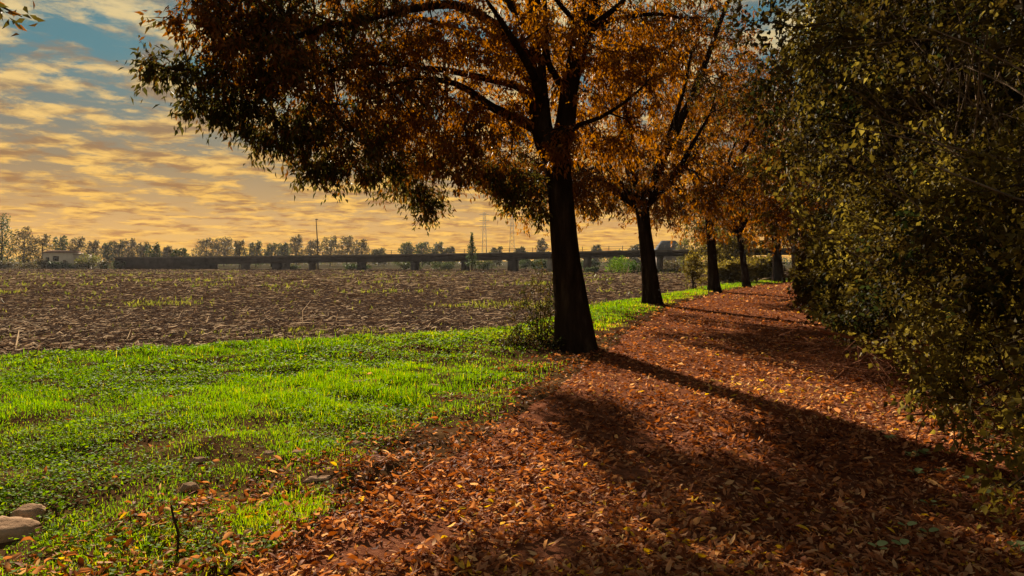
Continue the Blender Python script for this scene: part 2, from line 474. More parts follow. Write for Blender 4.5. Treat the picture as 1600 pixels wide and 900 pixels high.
def build_stubble():
    rng = np.random.default_rng(11)
    n = 125000
    x, y = visible_points(rng, n, 10.5, 145, lambda y: -2 * y, lambda y: field_e(y) - 0.05 + 0.25 * rng.normal(size=len(y)), 0.85)
    n = len(x)
    row = np.sin((y + .10 * x + .25 * fbm(x, y, .25, 24, 2)) * 2 * math.pi / 1.5)
    keep = rng.random(n) < np.clip(.62 + .45 * row, .12, 1)
    x, y = x[keep], y[keep]; n = len(x)
    sc_ = np.clip(y / 32, 0.72, 1.9)
    L = rng.lognormal(math.log(0.15), 0.6, n) * sc_; W = rng.uniform(0.011, 0.038, n) * sc_
    a = rng.normal(0.10, 0.55, n); a = np.where(rng.random(n) < 0.25, rng.uniform(0, 6.28, n), a)
    tilt = np.abs(rng.normal(0, 0.10, n)); up = rng.random(n) < 0.012; tilt[up] = rng.uniform(0.5, 1.3, up.sum())
    d = np.stack([np.cos(a) * np.cos(tilt), np.sin(a) * np.cos(tilt), np.sin(tilt)], axis=1)
    pos = np.stack([x, y, rng.uniform(-0.03, 0.05, n)], axis=1)
    nr = unit(np.stack([rng.normal(0, .4, n), rng.normal(0.25, .4, n), np.ones(n)], axis=1))
    s = unit(np.cross(d, nr)); nn = np.cross(s, d)
    bend = rng.normal(0, 0.12, n)[:, None] * L[:, None]
    m = pos + d * L[:, None] * 0.5 + nn * bend
    e = pos + d * L[:, None]
    w = W[:, None] * 0.5
    cs = [pos + s * w, pos - s * w, m + s * w, m - s * w, e + s * w * .6, e - s * w * .6, m + nn * w * 1.1]
    V = np.stack(cs, axis=1).reshape(-1, 3)
    k = np.arange(n)[:, None] * 7
    q = np.concatenate([k + [[0, 2, 6, 6]], ])[:, :3]
    tri = np.concatenate([k + [[0, 2, 6]], k + [[0, 6, 1]], k + [[1, 6, 3]], k + [[2, 4, 6]], k + [[6, 4, 5]], k + [[6, 5, 3]]])
    tn = np.clip(rng.beta(1.25, 0.95, n), 0, 1)
    nf = y < 24
    idx = np.where(nf)[0]; V7 = V.reshape(-1, 7, 3)[idx].reshape(-1, 3); m7 = len(idx)
    tri = tri.reshape(6, n, 3)[:, :m7].reshape(-1, 3)
    fi = np.where(~nf)[0]
    vf, ff = leaf_arrays(pos[fi], d[fi], nr[fi], L[fi], W[fi] * 1.15, .18)
    V = np.concatenate([V7, vf]); tri = np.concatenate([tri, ff + len(V7)])
    tone = np.concatenate([np.repeat(tn[idx], 7), np.repeat(tn[fi], 4)])
    link('maize_stubble', fast_mesh('maize_stubble', V, tri, tone), MAT['stubble_straw'], kind='stuff', label='broken straw and stalk litter strewn over the ploughed field', cat='stubble')
    # weeds in patches
    x, y = visible_points(rng, 60000, 11, 120, lambda y: -2 * y, lambda y: field_e(y), 0.9)
    p = fbm(x, y * 1.6, 0.30, 21, 3) + 0.6 * fbm(x, y, 1.7, 22, 3)
    k = (p + rng.normal(0, .22, len(x)) > 0.95) | (rng.random(len(x)) < .012)
    x, y = x[k], y[k]; n = len(x)
    pos = np.stack([x, y, np.full(n, -0.02)], axis=1)
    d = unit(np.stack([rng.normal(0, .5, n), rng.normal(0, .5, n), np.ones(n)], axis=1))
    L = rng.uniform(0.07, 0.17, n) * np.clip(y / 22, 0.8, 2.2)
    V, f = leaf_arrays(pos, d, unit(rng.normal(size=(n, 3))), L, L * 0.28)
    link('field_weeds', fast_mesh('field_weeds', V, f, np.repeat(np.clip(rng.normal(.5, .28, n), 0, 1), 4)), MAT['field_weed'], kind='stuff', label='yellow green weeds sprouting in patches across the ploughed field', cat='weeds')


build_stubble()


def blades(rng, x, y, z, h, w, tone, lean=0.45):
    n = len(x)
    a = rng.uniform(0, 6.28, n); side = np.stack([np.cos(a), np.sin(a), np.zeros(n)], axis=1)
    b = rng.uniform(0, 6.28, n); ln = np.abs(rng.normal(0, lean, n))
    ld = np.stack([np.cos(b) * ln, np.sin(b) * ln, np.zeros(n)], axis=1)
    base = np.stack([x, y, z - 0.01], axis=1); up = np.array([[0, 0, 1.0]])
    h = h[:, None]; w = w[:, None]
    m = base + up * h * 0.6 + ld * h * 0.35
    t = base + up * h * (1 - 0.3 * np.clip(ln, 0, 1.2)[:, None]) + ld * h * 1.0
    V = np.stack([base + side * w * .5, base - side * w * .5, m + side * w * .42, m - side * w * .42, t], axis=1).reshape(-1, 3)
    k = np.arange(n)[:, None] * 5
    return V, [k + [[0, 1, 3, 2]], k + [[2, 3, 4]]], np.repeat(tone, 5)


ROCKS = []   # (x, y, r) kept free of grass, filled below
ROCK_SPEC = [  # px, py of foot, width m, height m, depth m, yaw, name, label
    (8, 838, 0.36, 0.115, 0.26, 0.15, 'rock', 'large flat brown rock lying in the grass at the lower left corner'),
    (44, 808, 0.22, 0.10, 0.18, -0.3, 'rock', 'paler split rock leaning behind the large flat brown rock'),
    (558, 604, 0.19, 0.11, 0.15, 0.4, 'stone', 'small round stone standing up in the middle of the grass'),
    (556, 613, 0.17, 0.05, 0.12, 0.1, 'stone', 'flat tan stone in front of the small round stone in the grass'),
    (310, 724, 0.13, 0.07, 0.10, 0.2, 'stone', 'tan stone half sunk in the grass above the upright dead stem'),
    (296, 765, 0.14, 0.06, 0.09, 0.6, 'stone', 'reddish stone in a bare hollow of the grass left of centre'),
    (500, 753, 0.27, 0.055, 0.11, 0.2, 'stone', 'long flat tan stone lying near the edge of the leaf litter'),
    (552, 700, 0.20, 0.07, 0.09, 0.5, 'stone', 'brown wedge stone over a dark hollow in the grass'),
    (466, 711, 0.16, 0.06, 0.11, -0.3, 'stone', 'low grey stone showing through clover left of the brown wedge stone'),
    (420, 712, 0.13, 0.05, 0.10, 0.0, 'stone', 'small pale stone furthest left of the stones near the brown wedge stone'),
    (678, 606, 0.20, 0.07, 0.14, 0.3, 'stone', 'grey stone in the thinning grass toward the big tree'),
    (478, 572, 0.22, 0.05, 0.14, 0.0, 'stone', 'flat stone in short grass close to the ploughed field'),
    (364, 586, 0.24, 0.05, 0.13, 0.2, 'stone', 'tan slab in the grass to the left near the field edge'),
]
for s in ROCK_SPEC:
    g = G(s[0], s[1]); ROCKS.append((g.x, g.y, s[2] * 0.52))


def off_rocks(x, y):
    k = np.ones(len(x), bool)
    for rx, ry, r in ROCKS: k &= (x - rx) ** 2 + (y - ry) ** 2 > r * r
    return k


def build_grass():
    rng = np.random.default_rng(23)
    near_path = lambda x, y: path_l(y) - x
    x, y = visible_points(rng, 330000, 2.6, 62, lambda y: np.maximum(field_e(y) - 0.12, -40), lambda y: path_l(y) + 0.1, 1.15)
    d = near_path(x, y) + 0.5 * fbm(x, y, 1.7, 31, 3)
    lush = fbm(x, y, 0.8, 32, 3)
    # bare / leafy ground near the path and under the first tree
    t1 = np.hypot(x - 1.2, (y - 12.6) * 0.8)
    dens = np.clip(0.05 + d / np.clip(0.11 * (y + 6), 0.8, 1.6), 0, 1) * np.clip(0.72 + 0.6 * lush, 0.12, 1) * np.clip((t1 - 0.7) / 2.2, 0.03, 1)
    clump = fbm(x, y, 7.0, 36, 3); dens = dens * np.where(y < 14, np.clip(0.90 + 0.8 * clump, 0.32, 1), 1)
    dens = np.where(y > 17, np.clip(d * 1.4, 0, 1), dens)
    k = (rng.random(len(x)) < dens) & off_rocks(x, y)
    x, y, lush, d = x[k], y[k], lush[k], d[k]
    z = verge_h(x, y)
    n = len(x)
    clump = fbm(x, y, 7.0, 36, 3)
    h = rng.uniform(0.018, 0.070, n) * (0.9 + 0.55 * np.clip(lush, -0.4, 1)) * (1 + 0.5 * np.clip(clump, -.6, 1)) * np.clip(0.9 + y / 40, 0.9, 1.9)
    tall = rng.random(n) < 0.03; h[tall] *= rng.uniform(1.5, 2.3, tall.sum())
    w = rng.uniform(0.0035, 0.0075, n) * np.clip(y / 7, 0.8, 5)
    tone = np.clip(0.44 + 0.26 * fbm(x, y, 0.7, 33, 3) + rng.normal(0, 0.17, n) + 0.35 * np.clip(1.0 - d, 0, 1), 0, 1); tone[rng.random(n) < .05] = 1.0
    V, f, t = blades(rng, x, y, z, h, w, tone)
    link('grass', fast_mesh('grass', V, f, t), MAT['grass_blade'], kind='stuff', label='bright green sunlit grass growing on the verge', cat='grass')
    # clover and low broad weeds
    x, y = visible_points(rng, 130000, 2.6, 24, lambda y: np.maximum(field_e(y), -40), lambda y: path_l(y) + 0.2, 1.2)
    d = near_path(x, y) + 0.5 * fbm(x, y, 1.7, 31, 3)
    p = fbm(x, y, 1.2, 35, 3)
    t1 = np.hypot(x - 1.2, (y - 12.6) * 0.8)
    k = (rng.random(len(x)) < np.clip(0.35 + 1.1 * p, 0.03, 1) * np.clip(d * 0.9 + 0.1, 0, 1) * np.clip((t1 - 0.4) / 2, 0.1, 1)) & off_rocks(x, y)
    x, y, p = x[k], y[k], p[k]; n = len(x)
    pos = np.stack([x, y, verge_h(x, y) + rng.uniform(0.008, 0.05, n)], axis=1)
    a = rng.uniform(0, 6.28, n); dr = np.stack([np.cos(a), np.sin(a), rng.normal(0.25, 0.3, n)], axis=1)
    L = rng.uniform(0.018, 0.042, n) * np.clip(y / 7, 0.9, 2)
    V, f = leaf_arrays(pos, dr, unit(np.stack([rng.normal(0, .35, n), rng.normal(0, .35, n), np.ones(n)], axis=1)), L, L * rng.uniform(.7, 1, n), 0.12)
    link('clover', fast_mesh('clover', V, f, np.repeat(np.clip(rng.normal(.55, .2, n), 0, 1), 4)), MAT['clover_leaf'], kind='stuff', label='low clover and broad leaved weeds mixed into the verge grass', cat='clover')


build_grass()


def litter_patch(rng, x, y, z, size, tone, curl=1.0, flat=0.35):
    n = len(x)
    a = rng.uniform(0, 6.28, n)
    d = np.stack([np.cos(a), np.sin(a), rng.normal(0, flat, n)], axis=1)
    nr = unit(np.stack([rng.normal(0, .55, n), rng.normal(0, .55, n), np.ones(n)], axis=1))
    L = size; W = size * rng.uniform(0.24, 0.50, n)
    d = unit(d); s = unit(np.cross(d, nr)); nn = np.cross(s, d)
    pos = np.stack([x, y, z], axis=1)
    L_ = L[:, None]; W_ = W[:, None]
    cu = rng.normal(0.05, 0.16, n)[:, None] * curl; fo = rng.normal(0.18, 0.22, n)[:, None] * curl

    def pt(t, u):
        return pos + d * L_ * (t - .5) + s * W_ * u * .5 + nn * (L_ * cu * (4 * (t - .5) ** 2 - .3) + W_ * fo * abs(u))
    ring = [pt(0, 0), pt(.3, .85), pt(.3, 0), pt(.3, -.85), pt(.66, .8), pt(.66, 0), pt(.66, -.8), pt(1, 0)]
    V = np.stack(ring, axis=1)
    zmin = V[:, :, 2].min(axis=1)
    V[:, :, 2] += (z - zmin)[:, None]
    V = V.reshape(-1, 3)
    k = np.arange(n)[:, None] * 8
    q = np.concatenate([k + [[1, 4, 5, 2]], k + [[2, 5, 6, 3]]])
    t3 = np.concatenate([k + [[0, 1, 2]], k + [[0, 2, 3]], k + [[4, 7, 5]], k + [[5, 7, 6]]])
    return V, [t3, q], np.repeat(tone, 8)


def litter_tone(rng, n):
    t = np.clip(rng.beta(1.7, 1.6, n) * 0.95, 0, .95)
    y = rng.random(n) < 0.018; t[y] = 1.0
    return t


def build_litter():
    rng = np.random.default_rng(37)
    x, y = visible_points(rng, 92000, 2.7, 62, lambda y: path_l(y) - 1.1, lambda y: path_r(y) + 2.2, 1.25)
    edge = (x - path_l(y)) + 0.45 * fbm(x, y, 1.7, 31, 3)
    bare = fbm(x, y, 1.5, 41, 3) + 0.35 * fbm(x, y, 5, 42, 2)
    dens = np.clip(0.80 + edge * 0.55, 0.05, 1) * np.where((bare > 0.40) & (y < 8) & (x < path_l(y) + 2.0), 0.14, np.where(bare < -.1, 1.0, 0.75))
    k = (rng.random(len(x)) < dens) & off_rocks(x, y)
    x, y = x[k], y[k]; n = len(x)
    z = np.where(x < path_l(y), verge_h(x, y), np.where(x > path_r(y), 0.07, path_h(x, y) + 0.004)) + rng.exponential(0.008, n)
    size = np.clip(rng.lognormal(math.log(0.047), 0.35, n), 0.018, 0.095) * np.clip(0.80 + y / 24, 0.9, 2.8)
    far = y > 9.5
    V, f, t = litter_patch(rng, x[~far], y[~far], z[~far], size[~far], np.clip(litter_tone(rng, (~far).sum()) + .15 * fbm(x[~far], y[~far], 1.1, 51, 3), 0, 1))
    link('leaf_litter', fast_mesh('leaf_litter', V, f, t), MAT['fallen_leaf'], kind='stuff', label='carpet of curled brown and orange leaves covering the path', cat='leaf litter')
    xf, yf, zf, sf = x[far], y[far], z[far], size[far]; n = len(xf)
    a = rng.uniform(0, 6.28, n)
    V, f = leaf_arrays(np.stack([xf, yf, zf + 0.01], axis=1), np.stack([np.cos(a), np.sin(a), rng.normal(0, .3, n)], axis=1),
                       unit(np.stack([rng.normal(0, .5, n), rng.normal(0, .5, n), np.ones(n)], axis=1)), sf, sf * .5, 0.3)
    link('leaf_litter', fast_mesh('leaf_litter', V, f, np.repeat(np.clip(litter_tone(rng, n) + .15 * fbm(xf, yf, .7, 52, 3), 0, 1), 4)), MAT['fallen_leaf'], kind='stuff', label='distant stretch of brown leaf litter along the shaded path', cat='leaf litter')
    # scattered leaves caught in the grass
    x, y = visible_points(rng, 1500, 2.7, 16, lambda y: np.maximum(field_e(y), -40), lambda y: path_l(y), 1.2)
    d = path_l(y) - x; t1 = np.hypot(x - 1.2, y - 12.2)
    k = rng.random(len(x)) < np.clip(np.exp(-d / 1.3) + 1.2 * np.exp(-t1 / 1.6) + 0.03, 0, 1)
    x, y = x[k], y[k]; n = len(x)
    V, f, t = litter_patch(rng, x, y, verge_h(x, y) + rng.uniform(0.01, 0.05, n), rng.uniform(.05, .085, n), litter_tone(rng, n))
    link('scattered_leaves', fast_mesh('scattered_leaves', V, f, t), MAT['fallen_leaf'], kind='stuff', label='brown leaves caught among the grass blades beside the path', cat='leaf litter')
    # the nearest fallen leaves, one object each, sharing a few shapes
    shapes = []
    for i in range(19):
        sz = np.array([rng.uniform(0.05, 0.08)])
        tn = .70 if i == 18 else 1.0 if i >= 16 else float(np.clip(rng.beta(1.7, 1.6) * 0.95, 0.1, .95))
        V, f, t = litter_patch(rng, np.zeros(1), np.zeros(1), np.zeros(1), sz, np.array([tn]), .85)
        me = fast_mesh('fallen_leaf', V, f, t); me.materials.append(MAT['fallen_leaf']); shapes.append(me)
    spots = []
    while len(spots) < 285:
        yy = 3.45 + 4.2 * rng.random() ** 1.6
        lo, hi = max(path_l(yy) - 0.1, -.74 * yy), min(path_r(yy) + .1, .74 * yy)
        spots.append((rng.uniform(lo, hi), yy))
    for i, (xx, yy) in enumerate(spots):
        o = link('fallen_leaf', shapes[int(rng.integers(0, 16))], label='curled brown fallen leaf lying on top of the near path litter', cat='leaf', group='loose fallen leaves on the near path')
        o.location = (xx, yy, float(path_h(np.array([xx]), np.array([yy]))[0]) + 0.022)
        o.rotation_euler = (rng.normal(0, .15), rng.normal(0, .15), rng.uniform(0, 6.28))
    uniq = [(1008, 800, 17, 'bright yellow leaf in the dark patch near the bottom centre of the path'),
            (1037, 801, 16, 'small yellow leaf just right of the bright yellow leaf in the dark patch'),
            (716, 869, 16, 'yellow leaf lying alone on bare reddish path soil'),
            (1181, 824, 17, 'yellow leaf in shade in front of the round green seedlings'),
            (1560, 792, 16, 'first of two yellow leaves side by side at the right edge'),
            (1580, 798, 17, 'second yellow leaf of the pair, nearer the right edge'),
            (545, 735, 18, 'orange leaf lying on grass right of the long flat tan stone'),
            (449, 806, 18, 'rust orange leaf on the grass edge at the lower left of the path'),
            (275, 818, 16, 'yellow leaf in the grass beside the upright dead stem'),
            (205, 883, 18, 'orange leaf at the bottom edge in front of the green weeds')]
    for px, py, k, lb in uniq:
        g = G(px, py)
        o = link('fallen_leaf', shapes[k], label=lb, cat='leaf')
        o.location = (g.x, g.y, 0.04 + (0.03 if g.x < path_l(g.y) else 0)); o.rotation_euler = (0.1, 0.25, rng.uniform(0, 6.28))


build_litter()


def build_rocks():
    for i, (px, py, w, h, dp, yaw, nm, lb) in enumerate(ROCK_SPEC):
        g = G(px, py)
        nu, nv = 28, 18
        V = []
        for a in range(nv + 1):
            th = math.pi * a / nv
            for b in range(nu):
                ph = 2 * math.pi * b / nu
                v = Vector((math.sin(th) * math.cos(ph), math.sin(th) * math.sin(ph), math.cos(th)))
                q = v * 1.1 + Vector((i * 7.3, 0, 0))
                r = 1 + 0.30 * mnoise.noise(q) + 0.20 * mnoise.noise(q * 2.3) + 0.07 * mnoise.noise(q * 6)
                # facets: flatten toward a few planes
                for pl in ((0.1, -0.15, 0.98, .60), (0.45, -0.55, 0.70, .68), (-0.6, -0.45, 0.65, .70), (0.9, -0.2, 0.4, .72), (-.2, -.95, .2, .70), (.5, -.85, .1, .74), (-.95, .1, .3, .75)):
                    dt = v.x * pl[0] + v.y * pl[1] + v.z * pl[2]
                    if dt > 0: r = min(r, pl[3] / dt * (1 + 0.05 * mnoise.noise(q * 4)))
                V.append((v.x * r * w * .5, v.y * r * dp * .5, v.z * r * h * .55))
        r_, c_ = np.meshgrid(np.arange(nv), np.arange(nu), indexing='ij'); r_, c_ = r_.ravel(), c_.ravel(); c2 = (c_ + 1) % nu
        f = np.stack([r_ * nu + c_, (r_ + 1) * nu + c_, (r_ + 1) * nu + c2, r_ * nu + c2], axis=1)
        o = link(nm, fast_mesh(nm, V, f, smooth=False), MAT['rock'], label=lb, cat=nm)
        o.location = (g.x, g.y, h * 0.30); o.rotation_euler = (0.05 * math.sin(i * 3), 0.08 * math.cos(i * 5), yaw)
    # upright dead stem
    b = G(276, 870); pth, rr = smooth_path([(0, 0, -.03), (0.01, 0, .10), (-.012, 0, .19), (-0.03, 0.01, .26)], [.007, .0065, .006, .004], .02)
    o = link('dead_stem', tube_mesh('dead_stem', pth, rr, sides=7, rough=.4), MAT['twig_bark'], label='thin dark dead stem sticking straight up from the grass', cat='stem')
    o.location = (b.x, b.y, 0.02)


build_rocks()


# ------------------------------------------------------------------ trees
def blob_points(rng, blobs):
    """blobs: (centre, radii, count, tone)"""
    pts, tn = [], []
    for c, r, n, t in blobs:
        v = unit(rng.normal(size=(n, 3))) * (rng.random(n) ** 0.42)[:, None]
        pts.append(np.asarray(c)[None] + v * np.asarray(r)[None]); tn.append(np.full(n, t))
    return np.concatenate(pts), np.concatenate(tn)


def grow(rng, nodes, nrad, targets, bf=0.35, step=0.45, wob=0.10):
    """greedy branching from skeleton nodes to the target points"""
    nodes = np.asarray(nodes, float); k0 = len(nodes)
    P_ = list(nodes); par = [-1] * k0; cost = [0.0] * k0
    D = np.linalg.norm(targets[:, None] - nodes[None], axis=2)
    best = D.argmin(axis=1); bc = D.min(axis=1); bd = bc.copy()
    done = np.zeros(len(targets), bool); tips = np.zeros(len(targets), int); pdir = np.zeros_like(targets)
    for _ in range(len(targets)):
        i = int(np.where(done, 1e9, bc).argmin())
        a = P_[best[i]]; b = targets[i]; ln = np.linalg.norm(b - a); m = max(1, int(ln / step))
        p = int(best[i]); new = []
        for q in range(1, m + 1):
            t = q / m
            v = a + (b - a) * t
            if q < m: v = v + rng.normal(0, wob * ln / m ** .5, 3) * np.array([1, 1, .7]) + np.array([0, 0, 0.12 * ln * t * (1 - t) * 2])
            P_.append(v); par.append(p); cost.append(cost[p] + ln / m); p = len(P_) - 1; new.append(p)
        done[i] = True; tips[i] = p; pdir[i] = b - P_[par[p]]
        nn = np.array([P_[j] for j in new]); nc = np.array([cost[j] for j in new])
        dd = np.linalg.norm(targets[:, None] - nn[None], axis=2)
        cc = dd + bf * nc[None]
        j = cc.argmin(axis=1); cm = cc[np.arange(len(targets)), j]
        up = cm < bc
        bc[up] = cm[up]; best[up] = np.array(new)[j[up]]
    P_ = np.array(P_); par = np.array(par)
    cnt = np.zeros(len(P_)); cnt[tips] += 1
    for i in range(len(P_) - 1, k0 - 1, -1): cnt[par[i]] += cnt[i]
    return P_, par, cnt, k0, pdir


def sprays(rng, tips, tdir, tone, S, K, tl, L, W, droop, tsd=0.12, hang=0.6):
    """leafy side twigs at every tip; returns leaf arrays and twig arrays"""
    n = len(tips)
    a = rng.normal(size=(n, S, 3)) + unit(tdir)[:, None] * 0.5; a[:, :, 2] -= droop
    a = unit(a); ln = rng.uniform(0.5, 1.2, (n, S, 1)) * tl
    end = tips[:, None] + a * ln; end[:, :, 2] -= 0.15 * droop * ln[:, :, 0]
    t = (np.arange(K) + rng.random((n, S, K))) / K
    pos = tips[:, None, None] + (end - tips[:, None])[:, :, None] * t[..., None] + rng.normal(0, 0.025 + 0.05 * tl, (n, S, K, 3))
    d = a[:, :, None] * 0.55 + rng.normal(0, 0.55, (n, S, K, 3)); d[..., 2] -= hang
    pos = pos.reshape(-1, 3); d = d.reshape(-1, 3); m = len(pos)
    nr = rng.normal(0, .6, (m, 3)); nr[:, 2] += 0.7
    Ls = rng.uniform(.65, 1.25, m) * L
    tn = np.repeat(tone, S * K) + np.repeat(rng.normal(0, tsd, n * S), K) + rng.normal(0, tsd * .8, m)
    v, f = leaf_arrays(pos, d, unit(nr), Ls, Ls * W * rng.uniform(.8, 1.2, m))
    return v, f, np.repeat(np.clip(tn, 0, 1), 4), (np.repeat(tips, S, axis=0), end.reshape(-1, 3))


def tree_object(rng, name, label, cat, group, base, trunk, limbs, blobs, leaf, mats, seed=1.0, sides=20, flare=(0.9, 0.28), rough=0.13, tip_r=0.006, bf=0.35, twig_sticks=False, crown_name='crown', limb_sides=10, attach_from=0.0, extra_leaves=None):
    """trunk: (pts, radii) in world space; limbs: list of (pts, radii)"""
    base = np.asarray(base, float)
    root = empty(name, tuple(base), label, cat, group)
    nodes, nr = [], []
    if trunk:
        p, r = smooth_path(*trunk, 0.10 if sides > 16 else 0.25)
        link('trunk', tube_mesh('trunk', p, r, off=base, sides=sides, rough=rough, flare=flare, seed=seed), mats[0], root)
        k = p[:, 2] > attach_from
        if k.any(): nodes.append(p[k][::2]); nr.append(r[k][::2])
    for lp, lr in limbs:
        p, r = smooth_path(lp, lr, 0.16)
        for q in range(1, len(p)): p[q] += 0.3 * r[q] * np.array([mnoise.noise(Vector(p[q] * 1.3) + Vector((k_ * 9 + seed, 0, 0))) for k_ in range(3)])
        link('limb', tube_mesh('limb', p, r, off=base, sides=limb_sides, rough=rough * 1.2, seed=seed + len(nodes)), mats[0], root)
        s = 2 if len(p) > 6 else 1
        nodes.append(p[1::s]); nr.append(r[1::s])
    if not nodes: nodes.append(base[None]); nr.append(np.array([0.05]))
    nodes = np.concatenate(nodes); nr = np.concatenate(nr)
    T, tone = blob_points(rng, blobs)
    Pn, par, cnt, k0, pdir = grow(rng, nodes, nr, T, bf)
    rad = tip_r * np.maximum(cnt, 1) ** 0.48
    i = np.arange(k0, len(Pn)); pr = par[i]
    ra = np.where(pr < k0, np.minimum(rad[i] * 1.15, np.append(nr, 0)[np.minimum(pr, k0 - 1)] * .9), rad[pr])
    ra = np.minimum(ra, rad[i] * 1.6)
    v1, f1 = frusta(Pn[pr] - base, Pn[i] - base, ra, rad[i], 3)
    L, W, S, K, tl, droop, hang = leaf
    v, f, t, (ta, tb) = sprays(rng, T, pdir, tone, S, K, tl, L, W, droop, hang=hang)
    if twig_sticks:
        v2, f2 = frusta(ta - base, tb - base, np.full(len(ta), .004), np.full(len(ta), .0015), 3)
        v1, f1 = np.concatenate([v1, v2]), np.concatenate([f1, f2 + len(v1)])
    tw = link('twigs', fast_mesh('twigs', v1, f1, smooth=True), mats[1], root); tw['kind'] = 'stuff'
    cr = link(crown_name, fast_mesh(crown_name, v - base, f, t), mats[2], root)
    return root


LEAF_A = (0.115, 0.36, 4, 13, 0.42, 0.55, 0.75)    # L, W ratio, sprays per tip, leaves per spray, spray length, droop, hang
A = MAT['autumn_leaf']; H = MAT['hedge_leaf']; B = MAT['bark']; PB = MAT['pale_bark']; TB = MAT['twig_bark']


def hero_tree():
    rng = np.random.default_rng(101)
    base = G(902, 546); base.z = 0; D = base.y
    q = lambda px, py, dy=0.0: tuple(P(px, py, D + dy))
    trunk = ([(base.x, base.y, -0.08), q(896, 505), q(885, 412), q(876, 305), q(869, 245), q(868, 205)], [.35, .32, .255, .228, .25, .28])
    L = [
        ([q(862, 240), q(849, 200), q(844, 160), q(841, 90), q(836, 10), q(828, -110), q(815, -260)], [.22, .20, .175, .155, .135, .10, .05]),
        ([q(872, 240), q(881, 195), q(888, 150), q(904, 80), q(920, 5), q(935, -100), q(945, -260)], [.22, .185, .16, .155, .135, .10, .05]),
        ([q(846, 208), q(834, 199), q(806, 184, -.1), q(772, 170, -.2), q(744, 151, -.3), q(712, 131, -.6), q(650, 122, -1.1), q(590, 140, -1.6)], [.12, .11, .095, .08, .066, .052, .04, .02]),
        ([q(842, 185), q(831, 172), q(815, 138, .2), q(775, 125, .4), q(712, 112, .2), q(665, 106, -.2), q(610, 98, -.8), q(540, 105, -1.7), q(460, 130, -2.6)], [.10, .095, .08, .068, .058, .05, .04, .03, .015]),
        ([q(840, 110), q(815, 78, -.2), q(769, 36, -.4), q(712, 8, -.9), q(640, 14, -1.5), q(560, 32, -2.1), q(480, 50, -2.7), q(400, 90, -3.1), q(320, 118, -3.4)], [.11, .10, .085, .07, .06, .05, .04, .03, .012]),
        ([q(838, 60), q(800, 10, .4), q(740, -60, .9), q(640, -110, 1.2), q(520, -120, 1.4), q(420, -60, 1.4)], [.10, .085, .07, .055, .04, .02]),
        ([q(886, 150), q(866, 116), q(857, 95, -.3), q(852, 40, -.6), q(850, -60, -1.0)], [.075, .065, .055, .045, .02]),
        ([q(905, 80), q(925, 45, -.1), q(934, 33, -.2), q(969, 6, -.4), q(1010, -50, -.6)], [.09, .07, .06, .045, .02]),
        ([q(900, 70), q(934, 40, .3), q(969, 28, .6), q(1031, 22, .9), q(1090, 35, 1.0)], [.07, .055, .045, .034, .015]),
        ([q(886, 210), q(903, 195, -.1), q(937, 184, -.3), q(981, 156, -.5), q(1020, 120, -.6)], [.055, .045, .036, .026, .012]),
        ([q(918, 20), q(906, 40, -.2), q(887, 20, -.5), q(869, 0, -.8), q(840, -50, -1.2)], [.06, .055, .045, .038, .02]),
        ([q(845, 170), q(835, 120, -.9), q(800, 60, -1.9), q(760, 0, -2.6)], [.09, .07, .05, .02]),
        ([q(884, 170), q(895, 120, 1.0), q(900, 40, 2.0), q(890, -60, 2.8)], [.09, .07, .05, .02]),
        ([q(844, 150), q(790, 90, 1.2), q(700, 40, 2.2), q(600, 20, 2.8), q(500, 20, 3.0)], [.09, .07, .055, .035, .015]),
    ]
    def b(px, py, dy, rx, ry, rz, n, t): return (q(px, py, dy), (rx, ry, rz), n, t)
    blobs = [
        b(368, 35, -3.3, .72, 1.0, .68, 76, .44), b(425, 105, -3.0, .70, 1.0, .64, 70, .40), b(345, 162, -3.3, .46, .5, .16, 26, .14),
        b(268, 104, -3.5, .40, .3, .10, 13, .12), b(330, 118, -3.4, .28, .35, .10, 8, .14), b(450, 188, -2.9, .52, .8, .26, 28, .26), b(415, 218, -3.0, .24, .35, .08, 7, .12),
        b(535, 212, -2.3, .76, 1.0, .48, 46, .36), b(500, 262, -2.5, .32, .45, .13, 12, .12), b(585, 258, -2.0, .42, .6, .22, 20, .28), b(655, 240, .9, .70, .9, .52, 40, .36), b(664, 312, 1.8, .36, .45, .34, 22, .2), b(628, 285, 1.6, .5, .5, .3, 16, .25),
        b(590, 150, -1.2, 1.25, 1.4, .9, 100, .5), b(690, 190, -.5, 1.05, 1.4, .85, 80, .66), b(740, 235, -.3, .75, 1.0, .6, 42, .5),
        b(808, 290, .2, .55, .9, .42, 34, .28), b(770, 270, .3, .5, .8, .35, 20, .22), b(845, 325, .3, .25, .4, .15, 8, .2),
        b(700, 60, -.6, 1.4, 1.9, .9, 95, .68), b(560, 45, -1.4, 1.3, 1.8, .9, 100, .42), b(470, 20, -2.2, .95, 1.6, .7, 64, .22), b(830, 50, -.4, 1.15, 1.9, 1.0, 78, .78),
        b(930, 90, .2, 1.05, 1.6, 1.0, 70, .76), b(985, 120, .2, .85, 1.2, .8, 42, .7), b(1040, 40, .6, .9, 1.2, .7, 40, .55), b(790, 170, -.3, .7, .8, .5, 26, .7),
        b(965, 215, .3, .7, 1.0, .36, 26, .6), b(900, 215, -.1, .35, .4, .3, 12, .72), b(868, 232, -.25, .22, .2, .25, 9, .72),
        b(560, -110, -.8, 2.0, 2.4, 1.0, 70, .3), b(760, -170, .0, 2.3, 2.6, 1.5, 90, .6), b(930, -150, .2, 2.0, 2.4, 1.5, 70, .65), b(840, -330, .2, 2.2, 2.4, 1.3, 60, .5),
    ]
